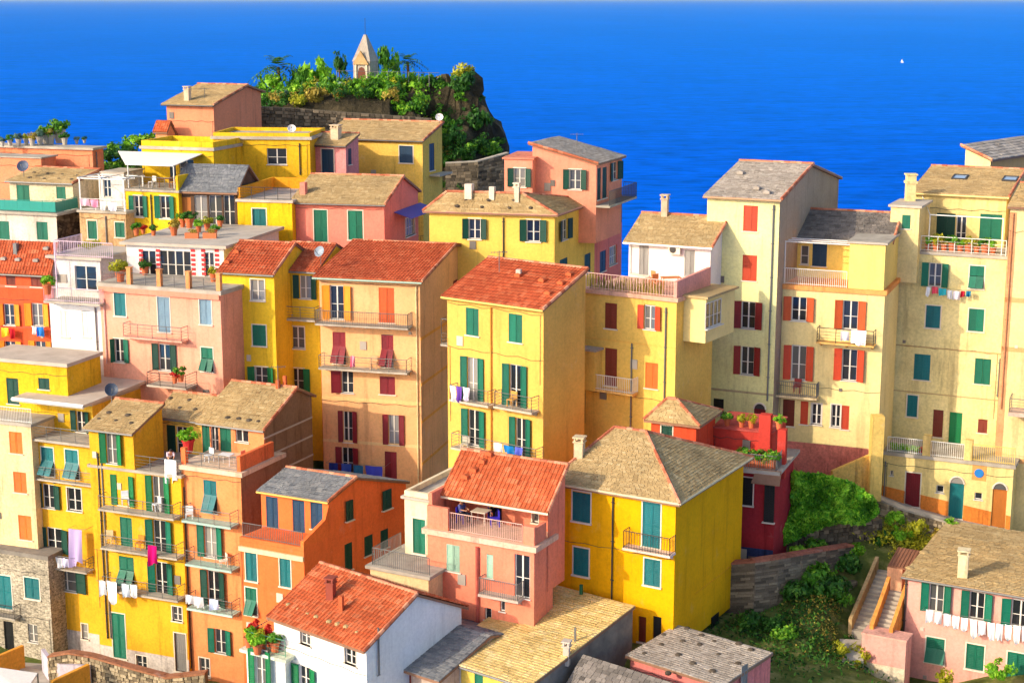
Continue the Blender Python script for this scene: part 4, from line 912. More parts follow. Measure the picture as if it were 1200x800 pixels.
b = Blk(h, (196, 170, 150), (516, 796), 75.9, 38, 457, dep=9, bot=5); b.gable((514, 728), 'blue', 'slate', oh=.3, cap=False, left=True); wins(b.F, 'd 462 786 470 806 navy; d 474 788 482 808 brown'); b.wall()
h = house('ochre_roof_house', 'house with a wide ochre slate roof and grey side wall at the bottom centre', (618, 800), 75, 7)
b = Blk(h, (246, 214, 90), (621, 803), 74.5, 37, 513, 740, bot=7, cr=CONCD()); b.gable((740, 712), 'ochre', 'slate', oh=.3, fascia=METAL(), cap=False); wins(b.F, 'p 514 769 526 802; p 527 772 540 805; c 556 788 566 806'); b.wall(); Gr = b
chimney(b, 664, 768, .5, .3, m=CONCL(), cap=True); chimney(b, 674, 752, .8, .1, m=METAL(), cap=False); chimney(b, 681, 697, .6, .16, m=paint((30, 110, 70)), cap=False)
h = house('stone_weighted_shed', 'low pink outbuilding with a grey slab roof dotted with dark stones at the bottom right', (842, 806), 75.5, 5, 'outbuilding')
b = Blk(h, (240, 140, 130), (848, 803), 75.5, 40, 738, 902, bot=5); b.gable((902, 767), 'grey', 'slate', oh=.25, cap=False); wins(b.R, 'c 866 778 873 806 gry'); b.wall()
roof_stones(b, [(805, 737), (822, 745), (837, 752), (775, 756), (795, 768), (820, 756), (842, 767), (865, 778), (755, 766), (783, 789), (800, 752), (812, 778), (835, 787), (866, 755), (880, 762), (778, 744)], s=.15)
h = house('dark_roof_shed', 'dark slate lean-to roof beside the stone-weighted outbuilding', (740, 800), 73, 4, 'shed')
b = Blk(h, (110, 100, 92), (775, 852), 72, 40, 660, dep=4, bot=4); b.gable((800, 806), 'dark', 'slate', oh=.2, cap=False); b.wall()
# red house
CRIM = (198, 66, 54)
h = house('red_house', 'crimson red house with a hipped slate roof and potted balcony, behind the foreground yellow house', (816, 497), 93, 12)
b = Blk(h, (226, 84, 50), (816, 498), 93, 26, 763, 838, bot=8, wear=.35).hip((780, 468), (793, 468), 1.3, 'slate', 'slate', .35); wins(b.F, 'c+ 775 498 788 514 dkg'); b.wall(); Rd = b
u = Blk(h, CRIM, (904, 508), 94.5, 22, 836, dep=4, bot=5, wear=.35).flat(stucco((196, 90, 80)), .08, .1); u.wall(); Ru = u
k = MB(); k.box(-.35, .35, 0, .6, -2.4, 1.2, u.F.mat(u.w - .35, u.zt, .35)); part('pillar', k, u.m, h); k = MB(); k.box(-.25, .25, -.2, .3, -2.5, .5, u.F.mat(u.w + .8, u.zt, .6)); part('pillar', k, u.m, h)
l = Blk(h, (172, 48, 54), (909, 556), 92, 22, 832, dep=5, bot=6.5, wear=.5).flat(CONC(), .3, .2); wins(l.F, 'c+ 861 558 882 591 black; c 896 566 908 611 black'); dado(l.F, 642, (60, 70, 110), 885); l.wall(); Rl = l
rail_on(h, [l.L(.3, .0, l.zf), l.L(l.w, .0, l.zf), l.L(l.w, 2, l.zf)], METAL(), .9)
k = MB(); s0, z0 = l.F.hit(900, 560); k.prism([l.F.pt(s0 - .7, z0 + .5), l.F.pt(s0 + .8, z0 + .5), l.F.pt(s0 + .9, z0 - .1, .9), l.F.pt(s0 - .8, z0 - .1, .9)], (0, 0, -.06)); part('awning', k, paint((150, 110, 84), .8, .1), h)
# pink house at right
h = house('pink_house', 'pink house with slate roof, green shutters and a line of white washing, lower right', (1215, 700), 88, 10)
b = Blk(h, (250, 170, 152), (1240, 704), 84.3, 28.5, 1062, dep=10, bot=9, wear=.35); E = b
b.gable((1102, 627), 'slate', 'slate', oh=.45, fascia=METAL(), cap=False, left=True); wins(b.F, 'o 1078 684 1117 717; o 1125 693 1165 725; o 1172 702 1220 735; a+ 1085 746 1107 776; c+ 1132 755 1153 784; c+ 1180 764 1203 796'); b.wall(); pipe(b.F, 1062.5, 678, 800, IRON(), .06)
# ------------------------------------------------------------------ foliage
def leaf_cloud(pts, size=.14, jitter=.5, seed=1, lum=None):
    rnd = random.Random(seed); m = MB()
    for p, nrm, t in pts:
        s = size * rnd.uniform(.6, 1.4); d = V((rnd.gauss(0, 1), rnd.gauss(0, 1), rnd.gauss(0, .8)))
        if nrm is not None: d = d * jitter + nrm
        d.normalize(); u = d.orthogonal().normalized(); w_ = d.cross(u); a = rnd.uniform(0, 6.28); u2 = u * math.cos(a) + w_ * math.sin(a); w2 = d.cross(u2)
        m.cur = min(1, max(0, t + rnd.gauss(0, .18))); p = V(p)
        m.quad(p - u2 * s, p - w2 * s * .5 , p + u2 * s + d * s * .25, p + w2 * s * .5)
    return m
def clump_pts(n, c, rx, ry, rz, rnd, k=12, inner=.45):
    out = []; cs = []
    for _ in range(k):
        d = V((rnd.gauss(0, 1), rnd.gauss(0, 1), rnd.gauss(0, 1))).normalized() * rnd.uniform(.45, .85); cs.append((d, rnd.uniform(.25, .48), rnd.uniform(-.18, .18)))
    for i in range(n):
        d, r, tt = cs[i % k]; q = V((rnd.gauss(0, 1), rnd.gauss(0, 1), rnd.gauss(0, 1))).normalized() * r * rnd.uniform(.6, 1.05); p = d + q
        out.append((V(c) + V((p.x * rx, p.y * ry, p.z * rz)), p.normalized(), .5 + tt))
    return out
BUSH = {}
def bush_mesh(kind, var, n=420):
    key = (kind, var)
    if key not in BUSH:
        rnd = random.Random(hash(kind) % 1000 + var * 17 if False else sum(map(ord, kind)) + var * 17)
        m = leaf_cloud(clump_pts(n, (0, 0, .55), .9, .9, .62, rnd, 11 + var), .15, .6, var + 3)
        BUSH[key] = m.mesh('foliage', dict(green=LEAF, dark=LEAFD, yellow=LEAFY, bright=LEAFB, agave=LEAFA, dry=DRY, red=BLOOM)[kind]())
    return BUSH[key]
def bush(p, s, kind, label, group=None, name='bush', cat='bush', sz=1.0, var=None):
    var = random.randrange(4) if var is None else var
    M = T(p) @ Matrix.Rotation(random.uniform(0, 6.28), 4, 'Z') @ Matrix.Diagonal((s, s, s * sz, 1))
    return tag(put(name, bush_mesh(kind, var), None, M), label, cat, group)
def blade_rosette(n, L, w_, droop, seed, up=.6):
    rnd = random.Random(seed); m = MB()
    for i in range(n):
        a = 2 * math.pi * i / n + rnd.uniform(-.2, .2); el = rnd.uniform(up - .5, up + .5); d = V((math.cos(a) * math.cos(el), math.sin(a) * math.cos(el), math.sin(el))); sd_ = V((-math.sin(a), math.cos(a), 0))
        m.cur = rnd.random(); pts = []
        for k in range(5):
            t = k / 4; pts.append(d * L * t - V((0, 0, droop * L * t * t)))
        for k in range(4):
            w0, w1 = w_ * (1 - (k / 4) ** 2), w_ * (1 - ((k + 1) / 4) ** 2) + .002
            m.quad(pts[k] - sd_ * w0, pts[k] + sd_ * w0, pts[k + 1] + sd_ * w1, pts[k + 1] - sd_ * w1)
    return m
def palm(p, h, L, label, name='palm_tree'):
    t = thing(name, p, label, 'palm'); m = MB(); m.path([V((0, 0, -.6)), V((.05, 0, h * .5)), V((0, 0, h))], .16, 7); part('trunk', m, paint((110, 86, 58), .9, .2), t, T(p))
    m = MB()
    rnd = random.Random(4)
    for i in range(26):
        a = 2.4 * i; el = rnd.uniform(-.1, 1.2); d = V((math.cos(a) * math.cos(el), math.sin(a) * math.cos(el), math.sin(el))); sd_ = V((-math.sin(a), math.cos(a), 0)); prev = None
        for k in range(9):
            q = d * L * k / 8 - V((0, 0, .55 * L * (k / 8) ** 2))
            if prev is not None and k > 1:
                m.cur = rnd.random()
                for sg in (-1, 1):
                    e = (q + prev) / 2 + sd_ * sg * L * .26 * (1 - k / 11) - V((0, 0, .1)); m.quad(prev, prev.lerp(q, .7), e + (q - prev) * .6)
            prev = q
    part('crown', m, LEAFD(), t, T(p + V((0, 0, h)))); return t
# ------------------------------------------------------------------ masonry walls
def stone_wall(name, label, pts, m_core, m_stone, th=.5, size=(.42, .26), cat='wall', cap=None, proud=.05, sloped=None):
    # pts: (pixel x, pixel y of top, pixel y of bottom, distance)
    tops = [P(x, yt, D) for x, yt, yb, D in pts]; bots = [V((t.x, t.y, P(x, yb, D).z - .4)) for t, (x, yt, yb, D) in zip(tops, pts)]
    root = thing(name, bots[0], label, cat); core = MB(); st = MB(); rnd = random.Random(len(name) + int(tops[0].x * 10))
    for i in range(len(tops) - 1):
        a, b, c, d = tops[i], tops[i + 1], bots[i + 1], bots[i]; u = V((b.x - a.x, b.y - a.y, 0)); L = u.length; u.normalize(); n_ = V((u.y, -u.x, 0))
        if n_.y > 0: n_ = -n_
        core.prism([d, c, b, a], -n_ * th); x = 0
        rows = max(1, round(max(a.z - d.z, b.z - c.z) / size[1]))
        for r in range(rows):
            x = -rnd.uniform(0, size[0] * .6)
            while x < L:
                w_ = size[0] * rnd.uniform(.5, 1.5); xa, xb = max(0, x + .012), min(L, x + w_ - .012); x += w_
                if xb - xa < .06: continue
                def pt(xx, f): t = xx / L; lo = d.lerp(c, t); hi = a.lerp(b, t); q = lo.lerp(hi, f); return q
                g = .06 / rows; f0, f1 = (r + g * rows * rnd.uniform(.3, 1.2)) / rows, (r + 1 - g * rows * rnd.uniform(.3, 1.2)) / rows
                o = n_ * proud * rnd.uniform(.3, 1.5); q = [pt(xa, f0), pt(xb, f0), pt(xb, f1), pt(xa, f1)]; st.cur = rnd.random()
                ins = sum(q, V()) / 4; q2 = [p.lerp(ins, .12) + o for p in q]
                st.quad(*q2)
                for k in range(4): st.quad(q[k], q[(k + 1) % 4], q2[(k + 1) % 4], q2[k])
        if cap is not None:
            k = MB(); k.prism([a + n_ * .06, b + n_ * .06, b - n_ * (th + .06), a - n_ * (th + .06)], (0, 0, .12)); part('coping', k, cap, root)
    part('core', core, m_core, root); part('stones', st, m_stone, root, kind='stuff'); return root
STONEW = lambda: tilemat('wall_stone', (112, 98, 78), (156, 138, 110), (200, 180, 146))
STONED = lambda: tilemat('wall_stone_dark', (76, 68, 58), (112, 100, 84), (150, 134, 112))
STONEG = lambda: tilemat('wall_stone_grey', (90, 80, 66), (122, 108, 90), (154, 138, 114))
MORT = lambda: fuzzy('mortar', [(.3, (92, 82, 66)), (.7, (136, 122, 98))], 1.5)
CAPR = lambda: stucco((178, 112, 90), .8)
stone_wall('retaining_wall', 'curved grey retaining wall with a reddish coping below the crimson house', [(846, 662, 750, 89.2), (885, 659, 750, 88.4), (912, 655, 748, 89), (940, 650, 742, 90.5), (968, 645, 735, 92.5), (1000, 640, 710, 95)], MORT(), STONEG(), size=(.8, .17), cap=CAPR(), proud=.03)
stone_wall('terrace_wall', 'low rough terrace wall in the middle of the shaded garden', [(950, 690, 716, 91.5), (985, 686, 714, 92), (1004, 680, 706, 93)], MORT(), STONEW(), size=(.36, .24), proud=.07)
stone_wall('rubble_wall', 'rough rubble wall under the ivy hedge', [(905, 622, 668, 95.5), (960, 617, 662, 96), (1000, 612, 655, 96.5), (1034, 608, 652, 97)], MORT(), STONED(), size=(.34, .26), proud=.08)
stone_wall('street_wall', 'low stone wall along the sloping street below the cellar doors', [(1016, 580, 630, 101.2), (1056, 597, 640, 99.8), (1104, 611, 650, 98.4), (1152, 624, 660, 97), (1205, 638, 690, 95.6)], MORT(), STONEW(), size=(.36, .24), cap=CONC(), proud=.06)
stone_wall('lane_wall', 'brown stone wall beside the lane below the tall yellow houses', [(56, 770, 800, 97), (80, 766, 800, 96.5), (105, 770, 806, 96), (150, 783, 815, 95), (195, 795, 830, 94), (240, 790, 830, 93.5)], MORT(), STONEW(), size=(.34, .24), cap=stucco((170, 116, 84), .8), proud=.07)
# street
far = [hit(x, y, G.C, G.F.n) for x, y in ((1030, 579), (1069, 593), (1120, 607), (1170, 618), (1215, 630))]
near = [q + G.F.n * 2.1 for q in far]
m = MB()
for i in range(4): m.prism([near[i], near[i + 1], far[i + 1] - G.F.n * .3, far[i] - G.F.n * .3], (0, 0, -.5))
o = put('street', m.mesh('street', CONC())); o['kind'] = 'structure'
# lane at lower left
m = MB(); q = [P(20, 775, 101), P(120, 782, 101), P(235, 800, 98), P(240, 830, 94), P(100, 800, 96.5), P(30, 800, 97)]; m.prism(q, (0, 0, -.4)); o = put('lane', m.mesh('lane', CONC())); o['kind'] = 'structure'
def slabwall(name, label, pts, mt, th=.25, cat='wall'):
    r = None; k = MB()
    for (x0, t0, b0, D0), (x1, t1, b1, D1) in zip(pts, pts[1:]):
        a, b = P(x0, t0, D0), P(x1, t1, D1); c = V((b.x, b.y, P(x1, b1, D1).z)); d = V((a.x, a.y, P(x0, b0, D0).z)); u = (b - a); n_ = V((u.y, -u.x, 0)).normalized()
        if n_.y > 0: n_ = -n_
        k.prism([d, c, b, a], -n_ * th)
    return tag(put(name, k.mesh(name, mt)), label, cat)
slabwall('parapet_wall', 'orange parapet wall at the bottom left corner', [(-10, 772, 800, 98), (28, 756, 790, 100)], stucco((238, 160, 60), .5))
slabwall('parapet_wall', 'lilac-grey curved parapet wall beside the lower lane', [(48, 760, 800, 99.5), (56, 772, 806, 97.5), (70, 778, 812, 96.5), (103, 780, 815, 95.5)], stucco((196, 186, 196), .5))
slabwall('parapet_wall', 'orange stub wall in front of the lilac-grey parapet', [(62, 798, 830, 92.5), (105, 778, 820, 94.8)], stucco((238, 166, 60), .5))
m = MB(); a, b, c, d = P(-12, 780, 93), P(44, 788, 92.6), P(28, 812, 90), P(-20, 812, 90); m.prism([a, b, c, d], (0, 0, -.12)); r = thing('canopy', a, 'white slatted canopy in the bottom left corner', 'canopy'); part('sheet', m, WHITE(), r, None); k = MB()
for q in (b, c): k.bar(q, q - V((0, 0, 3)), .05)
part('posts', k, METAL(), r)
# pillar and sloping fence at the foot of the cream house
h = Vb.root
k = MB(); p_ = P(1029, 487, 100.2); k.box(-.38, .38, -.3, .5, -5.6, 0, T(p_)); part('pillar', k, stucco((244, 214, 110)), h)
slabwall('sloping_wall', 'yellow ribbed sloping wall rising to the pillar beside the ivy hedge', [(976, 552, 572, 99.5), (1022, 532, 592, 100.6)], stucco((232, 196, 96), .8)); 
# stairs beside the pink house
def stairs(name, label, s0, s1, w_, n_, m_wall):
    r = thing(name, s0, label, 'stairs'); u = V((s1.x - s0.x, s1.y - s0.y, 0)); L = u.length; u.normalize(); v = V((u.y, -u.x, 0))
    for i in range(n_):
        z = s0.z + (s1.z - s0.z) * (i + 1) / n_; a = s0 + u * L * i / n_; b = s0 + u * L * (i + 1) / n_
        k = MB(); k.prism([V((*(a - v * w_ / 2).xy, z)), V((*(a + v * w_ / 2).xy, z)), V((*(b + v * w_ / 2).xy, z)), V((*(b - v * w_ / 2).xy, z))], (0, 0, -.5)); part('step', k, CONC(), r)
    for sg in (-1, 1):
        o1, o2 = v * sg * (w_ / 2 + .005), v * sg * (w_ / 2 + .22); k = MB()
        k.prism([s0 + o1 + V((0, 0, .8)), s1 + o1 + V((0, 0, .8)), s1 + o1 - V((0, 0, 1.1)), s0 + o1 - V((0, 0, .5))], o2 - o1); part('side_wall', k, m_wall, r)
    return r
stairs('stairway', 'outdoor stairs with ochre side walls climbing from the garden', P(1008, 742, 88.5), P(1039, 668, 94), 1.0, 14, stucco((200, 168, 116), .8))
stairs('stairway', 'shorter orange-walled stairs against the lower right pink house', P(1032, 750, 86.8), P(1052, 692, 89.8), .9, 11, stucco((234, 158, 76), .6))
h = E.root
x_ = Blk(h, (246, 168, 152), (1062, 752), 85.4, 28.5, 1010, dep=1.2, bot=5, wear=.4).flat(stucco((240, 180, 160)), .05, .1); dado(x_.F, 779, (232, 214, 180), 1035); x_.wall()
m = MB(); k0 = P(1040, 664, 91.5); u_ = E.r; w_ = E.bk
m.prism([k0, k0 + u_ * 1.6, k0 + u_ * 1.6 + w_ * 2.2 + V((0, 0, .5)), k0 + w_ * 2.2 + V((0, 0, .5))], (0, 0, .07)); r = thing('corrugated_canopy', k0 - V((0, 0, 2.2)), 'small brown corrugated canopy over the stairs beside the pink house', 'canopy'); part('sheet', m, paint((150, 100, 74), .7, .2), r)
k = MB()
for i in range(8): q = k0 + u_ * (.1 + .2 * i) + V((0, 0, .08)); k.bar(q, q + w_ * 2.2 + V((0, 0, .5)), .035)
part('ribs', k, paint((150, 100, 74), .7, .2), r, kind='stuff'); k = MB(); k.prism([k0, k0 + u_ * .9, k0 + u_ * .9 - V((0, 0, 2.2)), k0 - V((0, 0, 2.2))], w_ * 2); part('wall', k, stucco((246, 180, 140)), r)
m = MB(); m.prism([P(984, 748, 87.6), P(1010, 749, 87.6), P(1012, 776, 85.8), P(985, 775, 85.8)], (0, 0, -.3)); o = put('patio', m.mesh('patio', CONC())); o['kind'] = 'structure'
chimney(E, 1128, 676, 1.35, .55, m=stucco((232, 214, 170)))
roof_stones(E, [(1083, 648), (1066, 666), (1168, 684), (1197, 650)], c=SLATE(), s=.22)
# ivy hedge
from mathutils import noise as mn
rnd = random.Random(5); pts = []; poly = [(913, 566), (930, 553), (965, 556), (1000, 566), (1024, 584), (1030, 600), (1012, 614), (985, 612), (960, 618), (935, 630), (914, 640)]
def inside(x, y):
    c = False; j = len(poly) - 1
    for i in range(len(poly)):
        (xi, yi), (xj, yj) = poly[i], poly[j]
        if (yi > y) != (yj > y) and x < (xj - xi) * (y - yi) / (yj - yi) + xi: c = not c
        j = i
    return c
while len(pts) < 11000:
    x, y = rnd.uniform(911, 1032), rnd.uniform(550, 642)
    if not inside(x, y): continue
    q = P(x, y, 96.5); nz = mn.fractal(V((q.x * .55, q.z * .55, 3.1)), .9, 2.0, 4); n2_ = mn.noise(V((q.x * 1.6, q.z * 1.6, 8)))
    D = 96.6 - (y - 553) / 87 * 1.8 - nz * 1.0 - n2_ * .55 + abs(rnd.gauss(0, .16)); pts.append((P(x, y, D), V((-.3, -.6, .6)), .58 + nz * .35))
tag(put('ivy_hedge', leaf_cloud(pts, .18, 1.5, 9).mesh('ivy_hedge', leafmat('leaf_ivy', (24, 76, 12), (84, 156, 30), (164, 216, 60)))), 'dense bright green ivy hedge covering the bank beside the crimson house', 'hedge')
# garden planting
gl = 'bushes in the shaded garden'
for i, (x, y, D, s, kd, lab) in enumerate([(952, 716, 90.5, 1.5, 'green', 'largest leafy bush in the shaded garden below the retaining wall'), (975, 690, 91.5, 1.3, 'dark', 'dark bush behind the largest garden bush'), (945, 690, 91, 1.25, 'green', 'leafy bush leaning over the curved retaining wall'), (993, 672, 93.5, 1.1, 'dark', 'dark green bush near the top of the garden stairs'), (968, 735, 89.5, 1.1, 'dark', 'dark low bush at the foot of the garden'), (932, 738, 89, 1.0, 'dark', 'dark low bush next to the retaining wall base'), (990, 736, 88.6, .8, 'green', 'green bush at the bottom of the garden stairs'), (985, 757, 87.6, .7, 'yellow', 'yellow-green sunlit bush beside the patio'), (940, 668, 93.2, 1.1, 'bright', 'bright bush overhanging the end of the curved wall'), (1000, 655, 95.2, .8, 'bright', 'bright plant at the top of the garden stairs'), (978, 712, 90.2, 1.1, 'green', 'green bush beside the low terrace wall'), (920, 765, 86, .8, 'green', 'green shrub in the lower garden'), (905, 752, 86.5, .9, 'dark', 'dark shrub behind the yellow house corner'), (880, 745, 86.5, .9, 'dark', 'dark shrub close to the yellow side wall'), (1003, 790, 86.4, .9, 'yellow', 'yellow-green shrub at the lower right pink annex'), (984, 782, 86.5, .7, 'yellow', 'small sunlit shrub beside the pink annex'), (958, 660, 94.3, 1.1, 'green', 'bush growing below the rubble wall'), (1050, 618, 97.3, .8, 'bright', 'bright plant spilling over the street wall'), (1075, 628, 96.8, .9, 'yellow', 'yellowish plant under the street wall'), (1036, 640, 96.5, .9, 'dark', 'dark plant at the end of the rubble wall'), (1100, 636, 96, .7, 'dry', 'dry plant below the street wall'), (1060, 638, 96.3, .8, 'bright', 'bright green plant at the foot of the street wall'), (1114, 616, 97.0, .45, 'bright', 'small tuft on top of the street wall'), (1170, 796, 83.5, .9, 'bright', 'bright leafy bush in front of the lower right pink wall'), (1106, 800, 84, .6, 'yellow', 'small yellow-green bush at the bottom edge by the pink wall')]):
    q = P(x, y, D); g_ = ground_z(q.x, q.y)
    if x < 1010 and y > 655 and abs(g_ - q.z) < 2: q.z = g_ - .05
    bush(q, s, kd, lab, gl, sz=1.1)
# grass tufts as ground cover
def tufts(name, label, pxs, n, mt, size, seed, kz=.0):
    rnd = random.Random(seed); pts = []
    for _ in range(n):
        x, y, D, rx, ry = rnd.choice(pxs); q = P(x, y, D) + V((rnd.gauss(0, rx), rnd.gauss(0, ry), 0)); q.z = ground_z(q.x, q.y) + rnd.uniform(0, .25) + kz; pts.append((q, V((0, 0, .6)), rnd.random()))
    return tag(put(name, leaf_cloud(pts, size, 1., seed).mesh(name, mt)), label, 'grass', kind='stuff')
tufts('ground_cover', 'dark green weeds over the garden floor', [(900, 760, 86, 2, 2), (950, 740, 88, 2, 2), (930, 780, 86, 2, 2)], 3000, LEAFD(), .12, 3)
tufts('dry_grass', 'sunlit dry grass by the garden patio', [(965, 765, 87.2, 1.2, 1.2), (985, 745, 88.2, 1.0, 1)], 1100, DRY(), .08, 4)
tufts('bank_plants', 'mixed plants on the bank below the street', [(1050, 630, 96.8, 1, .8), (1080, 640, 96.0, 1.2, .8)], 1500, LEAFY(), .12, 6, .3)
# ------------------------------------------------------------------ headland with garden and shrine
SIL = [(286, 150), (296, 128), (310, 118), (350, 112), (400, 106), (440, 104), (480, 106), (515, 108), (545, 104), (558, 112), (570, 128), (582, 152), (591, 180), (598, 212), (606, 260)]
HD = 172.0
def headz(x, y):
    px = 600 + x / HD * FPX * .985
    if px <= SIL[0][0]: ty = SIL[0][1] + (SIL[0][0] - px) * 1.5
    elif px >= SIL[-1][0]: ty = SIL[-1][1] + (px - SIL[-1][0]) * 6
    else:
        for (a, b), (c, d) in zip(SIL, SIL[1:]):
            if a <= px <= c: ty = b + (d - b) * (px - a) / (c - a); break
    z = P(px, ty, HD).z
    if y > HD: z -= max(0, (y - HD - 7)) ** 1.5 * .5
    f = HD - 5 - 1.2 * math.sin(x * .25)
    if px > 470: f = HD - 2 - (px - 470) * .012
    if px <= 500:
        if y < f: z -= (f - max(y, 163.6)) * .36
        if y < 163.6: z -= min((163.6 - y) * 4, 3.2) + max(0, 162.6 - y) * .9
    elif y < f:
        dr = f - y; z -= min(dr * 5, 2.8) + max(0, dr - 1.2) * .9
    return z
from mathutils import noise as mn
m = MB(); nx, ny = 110, 70; X0, X1, Y0, Y1 = -36, 9, 152, 205
for j in range(ny + 1):
    for i in range(nx + 1):
        x, y = X0 + (X1 - X0) * i / nx, Y0 + (Y1 - Y0) * j / ny; q = V((x, y, 0)); z = headz(x, y)
        k = 1.0 if x > -11 else .35
        n1 = mn.fractal(V((x * .22, y * .22, z * .22)), .8, 2.1, 6) * 1.3 * k; n2 = mn.fractal(V((x * .22 + 9, y * .22, z * .22)), .8, 2.1, 6) * 1.1 * k
        m.v.append((x + n1 * .7, y + n2, z + n1 * .8))
for j in range(ny):
    for i in range(nx):
        q = j * (nx + 1) + i; m.f.append((q, q + 1, q + nx + 2, q + nx + 1)); m.r.append(.5)
o = put('headland', m.mesh('headland', ROCK(), False)); o['kind'] = 'structure'
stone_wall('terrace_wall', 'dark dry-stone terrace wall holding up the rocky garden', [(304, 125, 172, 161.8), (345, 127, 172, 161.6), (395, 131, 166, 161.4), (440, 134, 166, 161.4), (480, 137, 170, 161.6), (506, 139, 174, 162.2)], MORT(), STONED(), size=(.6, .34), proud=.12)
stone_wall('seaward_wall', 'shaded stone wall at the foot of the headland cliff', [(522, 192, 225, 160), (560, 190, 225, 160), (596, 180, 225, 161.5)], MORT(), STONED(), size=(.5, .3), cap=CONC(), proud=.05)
# shrine
p_ = P(429, 97, 171.5); r = thing('shrine', p_, 'pale stone shrine with a tall pyramid spire among the headland greenery', 'shrine'); sm = stucco((184, 174, 158), .7); k = MB(); Mz = T(p_) @ Matrix.Rotation(math.radians(-22), 4, 'Z') @ Matrix.Diagonal((.84, .84, 1, 1))
k.box(-1.15, 1.15, -1.15, 1.15, -.6, 2.2); part('base', k, sm, r, Mz)
k = MB(); ap = V((0, 0, 5.3)); c4 = [V((-1.25, -1.25, 2.2)), V((1.25, -1.25, 2.2)), V((1.25, 1.25, 2.2)), V((-1.25, 1.25, 2.2))]; t4 = [q.lerp(ap, .88) for q in c4]
for i in range(4): k.quad(c4[i], c4[(i + 1) % 4], t4[(i + 1) % 4], t4[i])
k.quad(*t4); k.quad(*reversed(c4)); part('spire', k, sm, r, Mz)
k = MB(); k.bar((0, 0, 4.7), (0, 0, 6.6), .03); part('rod', k, IRON(), r, Mz)
k = MB(); k.prism([(-1.1, -1.2, 1.9), (1.1, -1.2, 1.9), (0, -1.2, 3.3)], (0, -.25, 0)); part('gable', k, stucco((196, 160, 110), .6), r, Mz)
k = MB(); k.prism([(-.5, -1.16, -.3), (.5, -1.16, -.3), (.5, -1.16, 1.1), (.35, -1.16, 1.5), (0, -1.16, 1.65), (-.35, -1.16, 1.5), (-.5, -1.16, 1.1)], (0, -.03, 0)); part('niche', k, paint((110, 60, 44), .8, .1), r, Mz)
for sg in (-1, 1): k = MB(); k.box(-.1, .1, -1.35, -1.18, -.3, 1.9, T((sg * .75, 0, 0))); part('pilaster', k, stucco((226, 206, 176), .5), r, Mz)
palm(P(327, 108, 172), 2.6, 3.3, 'palm with spreading fronds at the left end of the rocky garden'); palm(P(478, 98, 174), 2.3, 2.3, 'small dark palm right of the shrine')
hb = 'bushes in the headland garden'
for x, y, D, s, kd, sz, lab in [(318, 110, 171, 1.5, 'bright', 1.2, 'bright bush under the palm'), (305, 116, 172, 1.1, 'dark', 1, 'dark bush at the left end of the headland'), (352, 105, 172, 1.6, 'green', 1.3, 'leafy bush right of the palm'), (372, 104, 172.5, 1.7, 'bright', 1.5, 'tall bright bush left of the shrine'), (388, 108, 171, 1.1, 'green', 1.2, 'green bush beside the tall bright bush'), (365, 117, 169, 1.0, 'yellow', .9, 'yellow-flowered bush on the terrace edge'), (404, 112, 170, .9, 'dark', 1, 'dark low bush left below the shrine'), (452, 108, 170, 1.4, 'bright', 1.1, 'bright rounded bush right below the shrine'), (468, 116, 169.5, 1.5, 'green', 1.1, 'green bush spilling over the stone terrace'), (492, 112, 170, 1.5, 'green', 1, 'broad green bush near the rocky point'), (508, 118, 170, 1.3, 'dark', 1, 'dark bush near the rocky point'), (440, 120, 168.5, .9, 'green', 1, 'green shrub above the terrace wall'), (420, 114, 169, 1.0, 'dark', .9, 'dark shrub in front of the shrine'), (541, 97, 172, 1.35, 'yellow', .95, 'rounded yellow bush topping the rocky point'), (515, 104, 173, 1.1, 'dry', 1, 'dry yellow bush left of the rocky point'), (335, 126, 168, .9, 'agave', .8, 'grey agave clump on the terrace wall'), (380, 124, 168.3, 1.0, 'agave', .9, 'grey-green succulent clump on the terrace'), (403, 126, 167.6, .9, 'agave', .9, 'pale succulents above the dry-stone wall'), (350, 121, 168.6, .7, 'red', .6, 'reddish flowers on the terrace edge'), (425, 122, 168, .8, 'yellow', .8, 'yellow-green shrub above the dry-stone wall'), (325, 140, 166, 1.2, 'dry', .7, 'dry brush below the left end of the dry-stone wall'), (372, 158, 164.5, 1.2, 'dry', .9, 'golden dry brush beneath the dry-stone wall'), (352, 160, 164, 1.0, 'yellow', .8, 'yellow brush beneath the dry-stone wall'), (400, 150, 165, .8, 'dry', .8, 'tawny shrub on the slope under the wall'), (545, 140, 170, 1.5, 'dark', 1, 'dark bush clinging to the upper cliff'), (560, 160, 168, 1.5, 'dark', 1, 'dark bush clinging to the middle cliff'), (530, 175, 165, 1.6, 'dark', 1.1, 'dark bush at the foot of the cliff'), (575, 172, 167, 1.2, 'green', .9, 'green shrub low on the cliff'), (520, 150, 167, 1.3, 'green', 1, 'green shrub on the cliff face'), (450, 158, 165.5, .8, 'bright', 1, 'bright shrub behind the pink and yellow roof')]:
    q = P(x, y, 162.6 if (y > 136 and x < 420 and False) else D); q.z = headz(q.x, q.y) - .15
    if x == 541: q = P(543, 96, 171.3)
    bush(q, s * 1.1, kd, lab, hb, sz=sz * 1.2)
